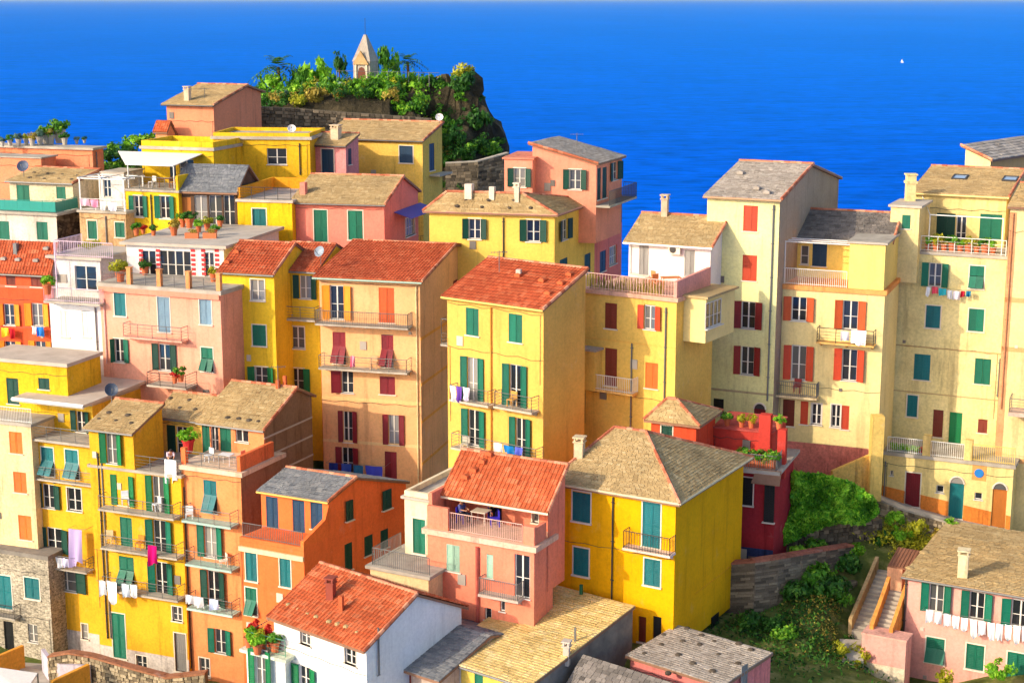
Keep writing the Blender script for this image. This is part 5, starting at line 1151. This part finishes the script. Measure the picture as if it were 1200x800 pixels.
for x, y, D, s, kd, lab in [(398, 100, 177, 1.2, 'dark', 'slender pale tree left of the shrine'), (450, 98, 177, 1.3, 'green', 'feathery tree right of the shrine'), (462, 99, 178, 1.1, 'bright', 'light green tree behind the small palm')]:
    p_ = P(x, y, D); t = thing('slender_tree', p_, lab, 'tree', 'thin trees on the headland'); k = MB(); k.bar((0, 0, -.5), (0, 0, 2.6), .07, 6); k.bar((0, 0, 1.2), (.4, .1, 2.4), .04); part('trunk', k, WOOD(), t, T(p_))
    put('crown', bush_mesh(kd, 1), t, T(p_ + V((0, 0, 1.1))) @ Matrix.Diagonal((s * .8, s * .8, s * 2.0, 1)))
for i, (x, y, D, s, lab) in enumerate([(345, 127, 167.6, .8, 'spiky agave above the left of the dry-stone wall'), (392, 130, 167.2, .9, 'spiky agave above the middle of the dry-stone wall'), (412, 132, 167, .7, 'spiky agave right of the wall middle')]):
    tag(put('agave', blade_rosette(22, 1.0, .09, .1, i, .7).mesh('agave', LEAFA()), None, T(P(x, y, D)) @ Matrix.Scale(s, 4)), lab, 'agave', 'agaves on the headland')
for x, y, s, lab in [(522, 104, 1.3, 'jagged boulder under the dry yellow bush'), (548, 106, 1.7, 'dark boulder under the rounded yellow bush'), (535, 108, 1.1, 'small boulder between the two larger ones')]:
    k = MB(); rr = random.Random(int(x)); n_ = 9
    prof = []
    for a in range(5):
        for b in range(n_):
            t = math.pi * (a + .5) / 5; u = 2 * math.pi * b / n_; e = rr.uniform(.75, 1.2); k.v.append((math.sin(t) * math.cos(u) * e, math.sin(t) * math.sin(u) * e, math.cos(t) * e * 1.1))
    for a in range(4):
        for b in range(n_): k.f.append((a * n_ + b, a * n_ + (b + 1) % n_, (a + 1) * n_ + (b + 1) % n_, (a + 1) * n_ + b)); k.r.append(.5)
    k.f.append(tuple(range(n_))); k.r.append(.5); tag(put('boulder', k.mesh('boulder', ROCK()), None, T(P(x, y, 171.5)) @ Matrix.Scale(s, 4)), lab, 'boulder', 'boulders at the rocky point')
# slope greenery left of the tall salmon house
for x, y, D, s, kd, lab in [(140, 186, 150, 1.3, 'green', 'green bush at the far left above the sea'), (160, 180, 151, 1.5, 'bright', 'bright bush left of the tall salmon house'), (176, 176, 152, 1.4, 'green', 'green bush touching the tall salmon house'), (128, 190, 149, 1.1, 'dark', 'dark bush beside the planted flat roof'), (150, 192, 148, 1.4, 'dark', 'dark bush behind the pergola')]:
    bush(P(x, y, D), s, kd, lab, 'bushes on the seaward slope', sz=1.0)
tufts('slope_plants', 'plants covering the seaward slope', [(140, 192, 148, 3, 2), (165, 186, 150, 2, 2)], 1200, LEAF(), .2, 8)
# ------------------------------------------------------------------ headland planting along the terrace, generated
rnd = random.Random(31)
adj = dict(bright='bright green', green='leafy green', dark='dark green', yellow='yellow-green', dry='golden dry', agave='grey-green')
def mass(name, label, specs, mats, seed, size=.15):
    rnd = random.Random(seed)
    for kd, mt in mats:
        pts = []
        for p, s, k_, sz in specs:
            if k_ == kd: pts += clump_pts(200, p + V((0, 0, .5 * s * sz)), s * .95, s * .95, s * sz * .65, rnd, 8)
        if pts: tag(put(name, leaf_cloud(pts, size, .6, seed).mesh(name, mt)), label % kd, 'plants', kind='stuff')
sp = []
for i in range(120):
    x = rnd.uniform(298, 528); y = rnd.uniform(96, 134); D = 164.2 + (134 - y) * .2; q = P(x, y, D); q.z = headz(q.x, q.y) - .1; sp.append((q, rnd.uniform(.6, 1.3), rnd.choice(['bright', 'bright', 'bright', 'green', 'green', 'green', 'dark', 'yellow', 'dry'] if y < 124 else ['green', 'bright', 'dark', 'dry']), rnd.uniform(.9, 1.6)))
mass('garden_planting', 'crowded %s planting on the headland terrace', sp, [('bright', LEAFB()), ('green', LEAF()), ('dark', LEAFD()), ('yellow', LEAFY()), ('dry', DRY())], 5)
sp = []
for i in range(72):
    x = rnd.uniform(500, 592); y = rnd.uniform(112 + max(0, x - 555) * 1.6, 205); D = 166.5 - (y - 115) * .04 + (x - 515) * .012
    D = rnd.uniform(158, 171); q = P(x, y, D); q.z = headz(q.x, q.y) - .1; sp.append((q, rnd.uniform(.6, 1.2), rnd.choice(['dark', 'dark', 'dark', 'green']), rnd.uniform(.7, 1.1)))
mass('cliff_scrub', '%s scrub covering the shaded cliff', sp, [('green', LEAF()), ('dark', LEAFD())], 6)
for x0, x1, yt, lab in ((300, 400, 88, 'left'), (440, 500, 80, 'right')): pass
k = MB(); pr = [P(x, 100 + (x - 400) * .02, 169) for x in range(395, 520, 12)]
for a, b in zip(pr, pr[1:]):
    k.bar(a, a + V((0, 0, 1.5)), .04); k.bar(a + V((0, 0, 1.45)), b + V((0, 0, 1.45)), .025)
tag(put('garden_fence', k.mesh('garden_fence', METAL())), 'thin post fence in front of the shrine', 'fence')
# ------------------------------------------------------------------ small things
def cloth(p, u, w_, h, c, label, group, name='laundry', sway=.11, cat='laundry', seed=None):
    rnd = random.Random(int(p.x * 100) + int(p.z * 100)); m = MB(); nx, nz = 7, 6; n_ = V((u.y, -u.x, 0)); ph = rnd.uniform(0, 6); g = []
    sk = rnd.uniform(-.08, .08)
    for j in range(nz + 1):
        for i in range(nx + 1):
            a, b = i / nx, j / nz; q = u * (w_ * (a - .5) * (1 - .08 * b * rnd.random()) + sk * b * h) - V((0, 0, h * b * (1 + .12 * math.sin(a * 5 + ph) + (.1 if .3 < a < .7 else 0)))) + n_ * (sway * (.3 + b) * math.sin(a * 8 + ph + b)); g.append(q)
    m.v = [tuple(q) for q in g]
    for j in range(nz):
        for i in range(nx): q = j * (nx + 1) + i; m.f.append((q, q + 1, q + nx + 2, q + nx + 1)); m.r.append(.5)
    key = c
    return tag(put(name, m.mesh(name, paint(c, .9, .06, .1), True), None, T(p)), label, cat, group)
def wash(f, off, items, label, group, line=True, ext=4):
    xs = [i[0] for i in items] + [i[2] for i in items]; ys = [i[1] for i in items]
    if line:
        a = f.pt(*f.hit(min(xs) - ext, ys[0], off), off); b = f.pt(*f.hit(max(xs) + ext, ys[-1], off), off); m = MB(); m.bar(a, b, .012); m.bar(a, a - f.n * off, .012); m.bar(b, b - f.n * off, .012)
        tag(put('clothes_line', m.mesh('clothes_line', METAL())), 'thin clothes line carrying ' + group, 'clothes line')
    for it in items:
        x0, y0, x1, y1, c, nm = it; s0, s1, z0, z1 = f.rect(x0, y0, x1, y1, off)
        cloth(f.pt((s0 + s1) / 2, z1, off), f.u, s1 - s0, z1 - z0, c, label % nm, group)
WHT = (240, 238, 236); PUR = (150, 100, 170); BLU = (60, 90, 180); PNK = (236, 150, 180); RED = (206, 40, 50)
wash(A.F, .95, [(82, 620, 97, 661, (186, 164, 206), 'lilac striped sheet')], '%s hanging high on the lemon yellow house', 'the lilac sheet')
wash(A.F, 1.0, [(50, 648, 56, 660, PUR, 'purple cloth'), (57, 650, 62, 662, WHT, 'white cloth'), (65, 653, 72, 664, WHT, 'wider white cloth'), (73, 654, 80, 664, (220, 214, 236), 'pale lilac cloth')], 'small %s drying on the lemon yellow house', 'small washing on the lemon yellow house')
wash(B.F, 1.05, [(117, 680, 124, 697, WHT, 'narrow white towel'), (125, 681, 137, 704, WHT, 'large white sheet'), (143, 684, 151, 699, (222, 232, 240), 'pale blue shirt'), (152, 685, 161, 698, WHT, 'short white shirt')], '%s on the lowest balcony of the tall yellow house', 'washing on the lowest yellow balcony')
wash(B.F, 1.05, [(174, 639, 184, 661, (200, 20, 110), 'magenta towel')], '%s hanging from a yellow house balcony', 'the magenta towel', False)
wash(C.F, 1.05, [(218, 697, 226, 707, WHT, 'white shirt'), (227, 699, 238, 711, WHT, 'broad white cloth'), (246, 702, 256, 714, (200, 214, 240), 'pale blue cloth')], '%s on the lowest balcony of the apricot house', 'washing on the apricot house')
wash(N12.F, .5, [(2, 384, 10, 394, (250, 214, 60), 'yellow cloth'), (10, 385, 17, 396, RED, 'red cloth'), (38, 383, 43, 391, WHT, 'white cloth'), (43, 383, 51, 394, (50, 130, 220), 'bright blue cloth')], '%s on the line of the red house', 'washing on the red house')
wash(N3.F, .0, [(94, 233, 104, 241, (250, 190, 206), 'pale pink towel'), (105, 234, 115, 242, PNK, 'pink towel'), (117, 236, 124, 246, WHT, 'white towel'), (126, 237, 136, 247, (230, 230, 244), 'wide white towel')], '%s drying under the white pergola', 'washing under the pergola')
wash(O.F, 1.0, [(386, 542, 396, 553, (40, 60, 140), 'navy cloth'), (400, 543, 412, 555, BLU, 'blue cloth'), (414, 545, 426, 557, (50, 110, 150), 'teal-blue cloth'), (428, 546, 448, 560, (70, 80, 200), 'wide violet-blue cloth')], '%s low on the tall orange house', 'washing on the tall orange house')
wash(O.F, 1.08, [(411, 417, 416, 430, (240, 150, 170), 'pink towel')], '%s over the lower orange house balcony', 'the pink towel', False)
wash(Z.F, .82, [(527, 452, 533, 469, WHT, 'white cloth'), (534, 453, 541, 469, (110, 70, 170), 'purple cloth'), (542, 454, 550, 468, (232, 220, 240), 'pale cloth')], '%s on the left balcony of the central yellow house', 'washing on the central house', False)
wash(Z.F, .82, [(579, 519, 588, 529, WHT, 'white cloth'), (590, 522, 601, 531, (30, 120, 190), 'blue cloth'), (603, 524, 613, 532, (90, 100, 200), 'violet cloth')], '%s on the lowest railing of the central yellow house', 'washing on the lowest central railing', False)
wash(Vb.F, .84, [(985, 388, 995, 399, (236, 224, 220), 'small pale cloth'), (997, 387, 1015, 404, WHT, 'large white sheet')], '%s over the cream house balcony', 'washing on the cream house balcony', False)
wash(X.F, .6, [(1085, 336, 1091, 346, WHT, 'white vest'), (1092, 336, 1099, 344, (236, 90, 110), 'red-pink cloth'), (1100, 338, 1109, 346, (60, 180, 190), 'turquoise cloth'), (1110, 340, 1116, 350, WHT, 'white towel'), (1117, 341, 1125, 351, (220, 214, 220), 'pale grey towel'), (1126, 341, 1131, 348, (190, 40, 60), 'dark red cloth'), (1132, 341, 1138, 347, (40, 120, 150), 'teal cloth')], '%s on the line of the weathered cream house', 'washing on the weathered cream house')
its = []
ORD = ['first', 'second', 'third', 'fourth', 'fifth', 'sixth', 'seventh', 'eighth', 'ninth', 'tenth', 'eleventh', 'twelfth']
for i in range(12):
    x = 1085 + i * 10.2; y = 714 + (x - 1085) * .17 + 3 * math.sin(math.pi * i / 12); its.append((x, y, x + 8.6, y + (14 if i < 5 else 19 if i % 3 else 16), WHT, ORD[i] + ' white shirt from the left'))
wash(E.F, .7, its, '%s on the line across the lower right pink house', 'white washing on the lower right pink house')
def dish(p, s, c, label, yaw=200):
    r = thing('satellite_dish', p, label, 'satellite dish'); M = T(p) @ Matrix.Rotation(math.radians(yaw), 4, 'Z')
    k = MB(); k.bar((0, 0, -.1), (0, 0, .7), .03); part('mast', k, METAL(), r, M)
    k = MB(); k.lathe([(.001, 0), (s * .5, .03), (s * .85, .1), (s, .17), (s * .98, .19), (s * .5, .06), (.001, .03)], 16); part('reflector', k, paint(c, .5, .05), r, M @ T((0, 0, .75)) @ Matrix.Rotation(math.radians(62), 4, 'X'))
    k = MB(); k.bar((0, -.1, .5), (0, -.65, .95), .02); k.box(-.05, .05, -.7, -.6, .9, 1.0); part('receiver', k, METAL(), r, M)
def on(b, px, py, z): return PZ(px, py, z)
dish(P(131, 470, 103.5), .45, (70, 80, 96), 'dark satellite dish at the edge of the white flat roof', 20); dish(P(376, 308, 112.5), .4, (150, 160, 170), 'grey satellite dish between the two terracotta roofs', -30)
dish(P(342, 162, 137.5), .36, (236, 232, 226), 'white satellite dish on the long yellow block', 10); dish(P(515, 148, 147), .36, (236, 232, 226), 'white satellite dish on the slate gable by the cliff', 0); dish(P(28, 206, 134), .5, (80, 90, 110), 'dark satellite dish at the far left', 0)
def aerial(p, h, label):
    k = MB(); k.bar((0, 0, -.2), (0, 0, h), .025); k.bar((-.5, 0, h * .9), (.5, .2, h * .9), .018)
    for i in range(6): x = -.45 + i * .18; k.bar((x, -.25, h * .9), (x, .35, h * .9), .012)
    tag(put('aerial', k.mesh('aerial', METAL()), None, T(p)), label, 'aerial')
ORD = ['first', 'second', 'third', 'fourth', 'fifth', 'sixth', 'seventh', 'eighth', 'ninth', 'tenth', 'eleventh', 'twelfth']
aerial(P(676, 170, 125), .9, 'small television aerial on the sloping slate roof above the sea'); aerial(P(326, 452, 104), 1.4, 'television aerial on the apricot house roof'); aerial(P(1012, 268, 107), 1.0, 'television aerial on the dark slate roof'); aerial(P(240, 118, 152), 1.2, 'television aerial on the tall salmon house'); aerial(P(585, 315, 96), 1.1, 'television aerial behind the central terracotta roof')
# air conditioner
f = WC.F; s0, s1, z0, z1 = f.rect(783, 287, 797, 298, .3); M = f.mat(s0, z0, .35); r = thing('air_conditioner', M.translation, 'cream air conditioner on the white cottage wall', 'air conditioner')
k = MB(); k.box(0, s1 - s0, 0, .33, 0, z1 - z0); part('casing', k, paint((226, 214, 190), .5, .05), r, M); k = MB(); k.lathe([(.22, 0), (.22, .02), (.03, .025)], 14, M=T(((s1 - s0) * .4, -.01, (z1 - z0) / 2)) @ Matrix.Rotation(math.pi / 2, 4, 'X')); part('fan_grille', k, IRON(), r, M)
# potted plants
POT = (206, 110, 66)
def pot(p, s, kd, label, group, c=POT, ph=.4, spiky=False):
    r = thing('potted_plant', p, label, 'potted plant', group); k = MB(); k.lathe([(.13 * s, 0), (.2 * s, ph * s), (.23 * s, ph * s), (.23 * s, (ph + .06) * s), (.17 * s, (ph + .05) * s)], 10); part('pot', k, paint(c, .8, .15), r, T(p))
    if spiky: part('foliage', blade_rosette(16, .7 * s, .05 * s, .3, int(p.x * 9), .8), dict(green=LEAF, dark=LEAFD, bright=LEAFB)[kd](), r, T(p + V((0, 0, ph * s))))
    else: put('foliage', bush_mesh(kd, int(abs(p.x) * 7) % 3), r, T(p + V((0, 0, ph * s * .9))) @ Matrix.Rotation(random.uniform(0, 6), 4, 'Z') @ Matrix.Scale(.42 * s, 4))
z = N9.zf
for i, (x, y, s, kd) in enumerate(((160, 272, 1.2, 'green'), (168, 270, .9, 'red'), (180, 272, 1.0, 'dark'), (204, 272, 1.5, 'dry'), (214, 262, 1.4, 'green'), (222, 263, 1.6, 'dark'), (233, 268, 1.2, 'bright'), (243, 266, 1.3, 'yellow'), (252, 272, 1.0, 'green'), (258, 262, 1.1, 'dark'))):
    pot(PZ(x, y + 4, z), s, kd, '%s terracotta pot plant from the left above the red-striped jambs' % ORD[i], 'pots above the striped house')
for x, y in ((225, 279), (246, 279)):
    k = MB(); q = PZ(x, y, z); k.box(-.5, .5, -.2, .2, 0, .4); r = thing('planter_box', q, '%s terracotta trough on the edge of the striped house terrace' % ('left' if x < 230 else 'right'), 'planter', 'troughs on the striped house'); part('trough', k, paint((214, 120, 76), .8, .1), r, T(q)); put('foliage', bush_mesh('dry', 1), r, T(q + V((0, 0, .3))) @ Matrix.Diagonal((.5, .25, .35, 1)))
z = N10.zf; pot(PZ(141, 330, z), 1.9, 'yellow', 'large terracotta pot with a yellowish shrub on the pink roof terrace', None); pot(PZ(170, 322, z), 1.4, 'dark', 'potted shrub against the striped house wall', None); pot(PZ(158, 318, z), 1.3, 'dark', 'spiky potted plant against the striped house wall', None, spiky=True); pot(PZ(250, 330, z), 1.3, 'yellow', 'yellow flowering pot at the right end of the pink roof terrace', None)
pot(P(56, 345, 113), 1.6, 'bright', 'bushy bright pot plant on the white house balcony corner', None); bush(P(106, 290, 117), .9, 'yellow', 'yellow-green planting behind the pale pink railing', sz=.5, name='garden_plant', cat='plant')
z = B2.zb
pot(P(221, 530, 103.8), 2.0, 'bright', 'tall bright leafy plant in a red pot on the apricot terrace', None, c=(190, 40, 40)); pot(P(212, 447, 108.5), 1.3, 'green', 'potted plant on the small balcony of the pink house', None); pot(P(205, 449, 108.4), 1.0, 'red', 'red flowering pot on the small balcony of the pink house', None)
z = Wl.zf
for x, y, kd, lab in ((292, 752, 'bright', 'leafy pot at the left of the white house balcony'), (300, 744, 'red', 'red geranium pot on the white house balcony'), (308, 755, 'yellow', 'yellow-green pot on the white house balcony'), (315, 750, 'red', 'smaller red flower pot on the white house balcony'), (322, 758, 'green', 'green pot at the right of the white house balcony'), (302, 760, 'bright', 'front leafy pot on the white house balcony')):
    pot(PZ(x, y + 6, z), 1.3, kd, lab, None)
z = Rl.zf
for i in range(9): pot(Rl.L(Rl.w * (.36 + .07 * i), .35, z), 1.0 + .2 * (i % 3), ['yellow', 'dry', 'green'][i % 3], '%s pot from the left on the crimson house balcony, with a %s plant' % (ORD[i], ['yellowish', 'dry golden', 'green'][i % 3]), 'pots on the crimson balcony')
z = Ru.zf
for x, kd, lab in ((.45, 'yellow', 'yellow flowers on the red parapet'), (.62, 'yellow', 'second yellow flower clump on the red parapet, nearer the pillar'), (.2, 'green', 'green plant at the left end of the red parapet')): pot(Ru.L(Ru.w * x, .5, z), 1.0, kd, lab, None)
pot(P(913, 503, 94), 1.1, 'bright', 'bright plant on top of the red gate pillar', None)
z = X.zf
for i in range(9): pot(X.L(X.w * (.26 + .075 * i), .45, z), 1.1 + .25 * (i % 2), ['bright', 'yellow', 'dry', 'green'][i % 4], '%s pot plant, %s from the left on the railing under the skylit roof' % (['bright green', 'yellow-green', 'golden', 'mid green'][i % 4], ORD[i]), 'pots under the skylit roof')
z = G.zf
for i in range(4): bush(G.L(G.w * (.07 + .055 * i), .5, z), .5, 'bright', '%s clipped bright green plant from the left behind the cellar terrace rail' % ORD[i], 'plants on the cellar terrace', sz=.9, name='garden_plant', cat='plant')
for i in range(2): bush(G.L(G.w * (.27 + .04 * i), .5, z), .35, 'red', 'reddish plant %s the first cellar terrace pillar' % ('just left of', 'touching')[i], 'red plants on the cellar terrace', name='garden_plant', cat='plant')
z = N1.zf
for i, (x, y, s, kd) in enumerate(((3, 172, 1.0, 'agave'), (12, 171, 1.2, 'green'), (22, 171, 1.3, 'agave'), (31, 170, 1.2, 'yellow'), (38, 171, 1.4, 'dry'), (47, 170, 1.6, 'agave'), (54, 169, 2.0, 'green'), (60, 169, 1.8, 'dry'), (70, 168, 2.6, 'green'), (76, 170, 1.4, 'dark'), (90, 169, .8, 'agave'), (99, 168, .8, 'dark'))):
    pot(PZ(x, y, z), s, kd, '%s pot plant, %s from the left on the salmon roof garden' % (dict(agave='grey-green', green='leafy green', yellow='yellowish', dry='tawny', dark='dark green')[kd], ORD[i]), 'roof garden pots', c=(190, 180, 164))
# T terrace: reed screen and chairs
k = MB(); rr = random.Random(2)
for i in range(170):
    x = Tt.w * (.04 + .8 * i / 170); k.cur = rr.random(); a = Tt.L(x, .25 + rr.uniform(-.06, .06), Tt.zf); k.bar(a, a + V((rr.uniform(-.12, .12), 0, rr.uniform(.45, .95))), .022, 3)
tag(put('dry_plant_screen', k.mesh('dry_plant_screen', DRY())), 'dry straw-coloured plant screen along the yellow house terrace rail', 'plant screen')
def chair(p, yaw, c, label, group=None, s=1.0):
    r = thing('chair', p, label, 'chair', group); M = T(p) @ Matrix.Rotation(math.radians(yaw), 4, 'Z') @ Matrix.Scale(s, 4); mt = paint(c, .6, .1)
    M = T(p) @ Matrix.Rotation(math.radians(yaw), 4, 'Z')
    k = MB(); k.box(-.24, .24, -.24, .24, .43, .47); part('seat', k, mt, r, M); k = MB(); k.box(-.24, .24, .2, .24, .5, .9); part('backrest', k, mt, r, M)
    for x in (-.21, .21):
        for y in (-.21, .21): k = MB(); k.box(x - .025, x + .025, y - .025, y + .025, 0, .9 if y > 0 and False else .43); part('leg', k, mt, r, M)
def table(p, yaw, c, label, w_=.9, d=.7, h=.73):
    r = thing('table', p, label, 'table'); M = T(p) @ Matrix.Rotation(math.radians(yaw), 4, 'Z'); mt = paint(c, .6, .1)
    k = MB(); k.box(-w_ / 2, w_ / 2, -d / 2, d / 2, h - .04, h); part('tabletop', k, mt, r, M)
    for x in (-1, 1):
        for y in (-1, 1): k = MB(); k.bar((x * (w_ / 2 - .06), y * (d / 2 - .06), 0), (x * (w_ / 2 - .06), y * (d / 2 - .06), h - .04), .025); part('leg', k, mt, r, M)
z = Tt.zf
chair(PZ(770, 338, z), 30, (214, 130, 70), 'orange wooden chair on the yellow house terrace'); table(PZ(786, 338, z), 10, (206, 120, 56), 'orange wooden table on the yellow house terrace', 1.2, .7); chair(PZ(762, 334, z), -60, (214, 140, 84), 'second wooden chair, left of the terrace table')
def bal_z(f, px, py, off): return f.pt(*f.hit(px, py, off), off)
for f, x, y, off, yaw, c, lab in ((B.F, 147, 591, .45, 40, WHT, 'white plastic chair on the upper yellow balcony'), (B.F, 184, 598, .45, -30, WHT, 'white plastic chair at the right of the upper yellow balcony'), (B.F, 128, 637, .45, 20, (220, 190, 140), 'pale wooden chair on the middle yellow balcony'), (B.F, 164, 643, .5, 0, (206, 130, 40), 'orange chair on the middle yellow balcony'), (C.F, 222, 609, .45, 30, WHT, 'white chair on the top apricot balcony'), (C.F, 262, 664, .45, -40, (230, 220, 200), 'cream chair on the middle apricot balcony'), (Z.F, 600, 476, .4, 0, (206, 150, 70), 'wooden chair on the right balcony of the central house'), (Z.F, 545, 528, .4, 20, (200, 190, 170), 'pale chair on the lowest central balcony'), (O.F, 438, 432, .5, 10, (226, 180, 130), 'pale chair on the lower long orange balcony'), (Vb.F, 934, 460, .4, 0, (160, 50, 46), 'dark red chair on the small cream house balcony')):
    chair(bal_z(f, x, y, off), yaw - math.degrees(math.atan2(f.n.x, -f.n.y)) * -1, c, lab)
z = C.zf; q = C.L(C.w * .62, 1.0, z); table(q, -20, (236, 232, 226), 'white folding table on the apricot roof terrace'); chair(C.L(C.w * .86, 1.6, z), 60, (220, 150, 120), 'pinkish chair on the apricot roof terrace'); chair(C.L(C.w * .3, 1.2, z), -40, (200, 204, 206), 'grey chair on the apricot roof terrace')
k = MB(); q = C.L(C.w * .5, 2.4, z)
for i in range(10):
    a = 6.283 * i / 10
z = N4.zf; table(N4.L(N4.w * .55, 1.6, z), 10, (150, 100, 60), 'wooden table on the awning terrace'); chair(N4.L(N4.w * .75, 1.4, z), 40, (150, 100, 60), 'wooden chair right of the awning terrace table'); chair(N4.L(N4.w * .36, 1.3, z), -40, (226, 220, 210), 'white chair left of the awning terrace table')
z = Q.zf; tp = Q.L(Q.w * .34, 2.0, z); table(tp, -28, (230, 214, 190), 'pale table on the shaded pink terrace', .9, .8)
VIO = (60, 50, 190)
c1, c2 = Q.L(Q.w * .19, 1.6, z), Q.L(Q.w * .36, 3.0, z); chair(c1, 60, VIO, 'violet-blue chair at the left of the pink terrace table'); chair(c2, 0, VIO, 'violet-blue chair behind the pink terrace table'); chair(Q.L(Q.w * .48, 1.9, z), -80, VIO, 'empty violet-blue chair right of the pink terrace table')
def person(p, yaw, shirt, legs, hair, label, pose='sit', skin=(206, 150, 116)):
    r = thing('person', p, label, 'person'); M = T(p) @ Matrix.Rotation(math.radians(yaw), 4, 'Z')
    if pose == 'sit':
        J = dict(pel=(0, 0, .52), ch=(0, .05, .98), nk=(0, .04, 1.14), hd=(0, 0, 1.3), ht=(0, -.01, 1.4))
        limbs = [[('pel', .13), ((-.1, -.02, .52), .09), ((-.12, -.42, .52), .065), ((-.12, -.44, .1), .045), ((-.12, -.58, .05), .035)], [('pel', .13), ((.1, -.02, .52), .09), ((.12, -.42, .52), .065), ((.12, -.44, .1), .045), ((.12, -.58, .05), .035)],
                 [('ch', .14), ((-.2, .04, 1.04), .06), ((-.25, -.08, .8), .045), ((-.14, -.34, .76), .035), ((-.08, -.42, .77), .03)], [('ch', .14), ((.2, .04, 1.04), .06), ((.25, -.08, .8), .045), ((.14, -.34, .76), .035), ((.08, -.42, .77), .03)]]
    else:
        J = dict(pel=(0, 0, .92), ch=(0, -.3, 1.28), nk=(0, -.4, 1.38), hd=(0, -.5, 1.44), ht=(0, -.58, 1.5))
        limbs = [[('pel', .13), ((-.1, 0, .86), .09), ((-.1, -.02, .48), .06), ((-.1, .02, .08), .042), ((-.1, -.12, .04), .035)], [('pel', .13), ((.1, 0, .86), .09), ((.1, -.02, .48), .06), ((.1, .02, .08), .042), ((.1, -.12, .04), .035)],
                 [('ch', .14), ((-.2, -.32, 1.3), .06), ((-.22, -.45, 1.05), .045), ((-.16, -.6, .98), .035), ((-.13, -.66, .96), .03)], [('ch', .14), ((.2, -.32, 1.3), .06), ((.22, -.45, 1.05), .045), ((.16, -.6, .98), .035), ((.13, -.66, .96), .03)]]
    def skinned(name, chains, mt, parent, grow=0):
        vs, es, rs, idx = [], [], [], {}
        for ch in chains:
            prev = None
            for q, rad in ch:
                key = q if isinstance(q, str) else tuple(q); pt = J[q] if isinstance(q, str) else q
                if key not in idx: idx[key] = len(vs); vs.append(pt); rs.append(rad + grow)
                if prev is not None and prev != idx[key]: es.append((prev, idx[key]))
                prev = idx[key]
        me = bpy.data.meshes.new(name); me.from_pydata(vs, es, []); me.materials.append(mt); o = put(name, me, parent, M)
        sk = o.modifiers.new('skin', 'SKIN'); 
        for i, d in enumerate(me.skin_vertices[0].data if me.skin_vertices else []): d.radius = (rs[i], rs[i]); d.use_root = i == 0
        o.modifiers.new('sub', 'SUBSURF').levels = 1; return o
    spine = [[('pel', .13), ('ch', .15), ('nk', .055), ('hd', .09), ('ht', .07)]]
    b_ = skinned('body', spine + limbs, paint(skin, .6, .03), r)
    sh = [[('pel', .13), ('ch', .15)], limbs[2][:3], limbs[3][:3]]; skinned('shirt', sh, paint(shirt, .9, .05, .1), r, .015)
    skinned('trousers', [limbs[0][:4], limbs[1][:4]], paint(legs, .9, .05, .1), r, .012)
    h = V(J['hd']).lerp(V(J['ht']), .55); k = MB(); k.lathe([(.105, -.04), (.112, .02), (.09, .08), (.04, .115)], 10, c=(h.x, h.y + .015, h.z + .01)); part('hair', k, paint(hair, .7, .05), r, M, True)
person(c1 + V((0, 0, 0)), 60 + 180 - 180, (90, 96, 150), (40, 44, 60), (60, 40, 30), 'person in a grey-blue top seated at the left of the pink terrace table')
person(c2, 0, (24, 26, 30), (30, 30, 36), (150, 120, 90), 'person in black seated behind the pink terrace table')
q = PZ(193, 546, B.zf); person(B.L(B.w * .82, .75, B.zf), 20, (236, 214, 220), (34, 34, 40), (40, 28, 24), 'dark-haired person in a pale top bending over the yellow house terrace rail', 'bend')
cloth(B.L(B.w * .9, -.05, B.zf + 1.0), B.r, .9, 1.5, WHT, 'white sheet hung over the yellow house terrace rail', None)
# parasol-like toy mobile and sailing boat
p_ = PZ(1057, 74, 0); r = thing('sailing_boat', p_, 'tiny white sailing boat far out on the sea', 'sailing boat'); k = MB(); k.prism([(-4, 0, .3), (3, -1.2, .3), (5.5, 0, .3), (3, 1.2, .3)], (0, 0, 1.0)); part('hull', k, WHITE(), r, T(p_) @ Matrix.Scale(.36, 4))
k = MB(); k.bar((0, 0, 1), (0, 0, 13), .12); part('mast', k, METAL(), r, T(p_) @ Matrix.Scale(.36, 4)); k = MB(); k.prism([(-.2, 0, 2.4), (-4.2, .5, 2.4), (-.2, 0, 12.6)], (0, .06, 0)); part('mainsail', k, WHITE(), r, T(p_) @ Matrix.Scale(.36, 4)); k = MB(); k.prism([(.2, 0, 10), (4.8, -.4, 1.6), (.3, .2, 2.2)], (0, .06, 0)); part('jib', k, WHITE(), r, T(p_) @ Matrix.Scale(.36, 4))

# ------------------------------------------------------------------ sea air
m = MB(); m.box(-160000, 160000, -3000, 195000, -1.5, 92); hm = bpy.data.materials.new('sea_air'); hm.use_nodes = True; nt = hm.node_tree; nt.nodes.remove(nt.nodes['Principled BSDF'])
pv = nt.nodes.new('ShaderNodeVolumePrincipled'); pv.inputs['Color'].default_value = (.68, .87, 1, 1); pv.inputs['Density'].default_value = 1.1e-5; pv.inputs['Anisotropy'].default_value = .2
nt.links.new(pv.outputs[0], nt.nodes['Material Output'].inputs['Volume']); o = put('haze', m.mesh('haze', hm)); o['kind'] = 'stuff'; o['label'] = 'thin pale sea haze over the water'
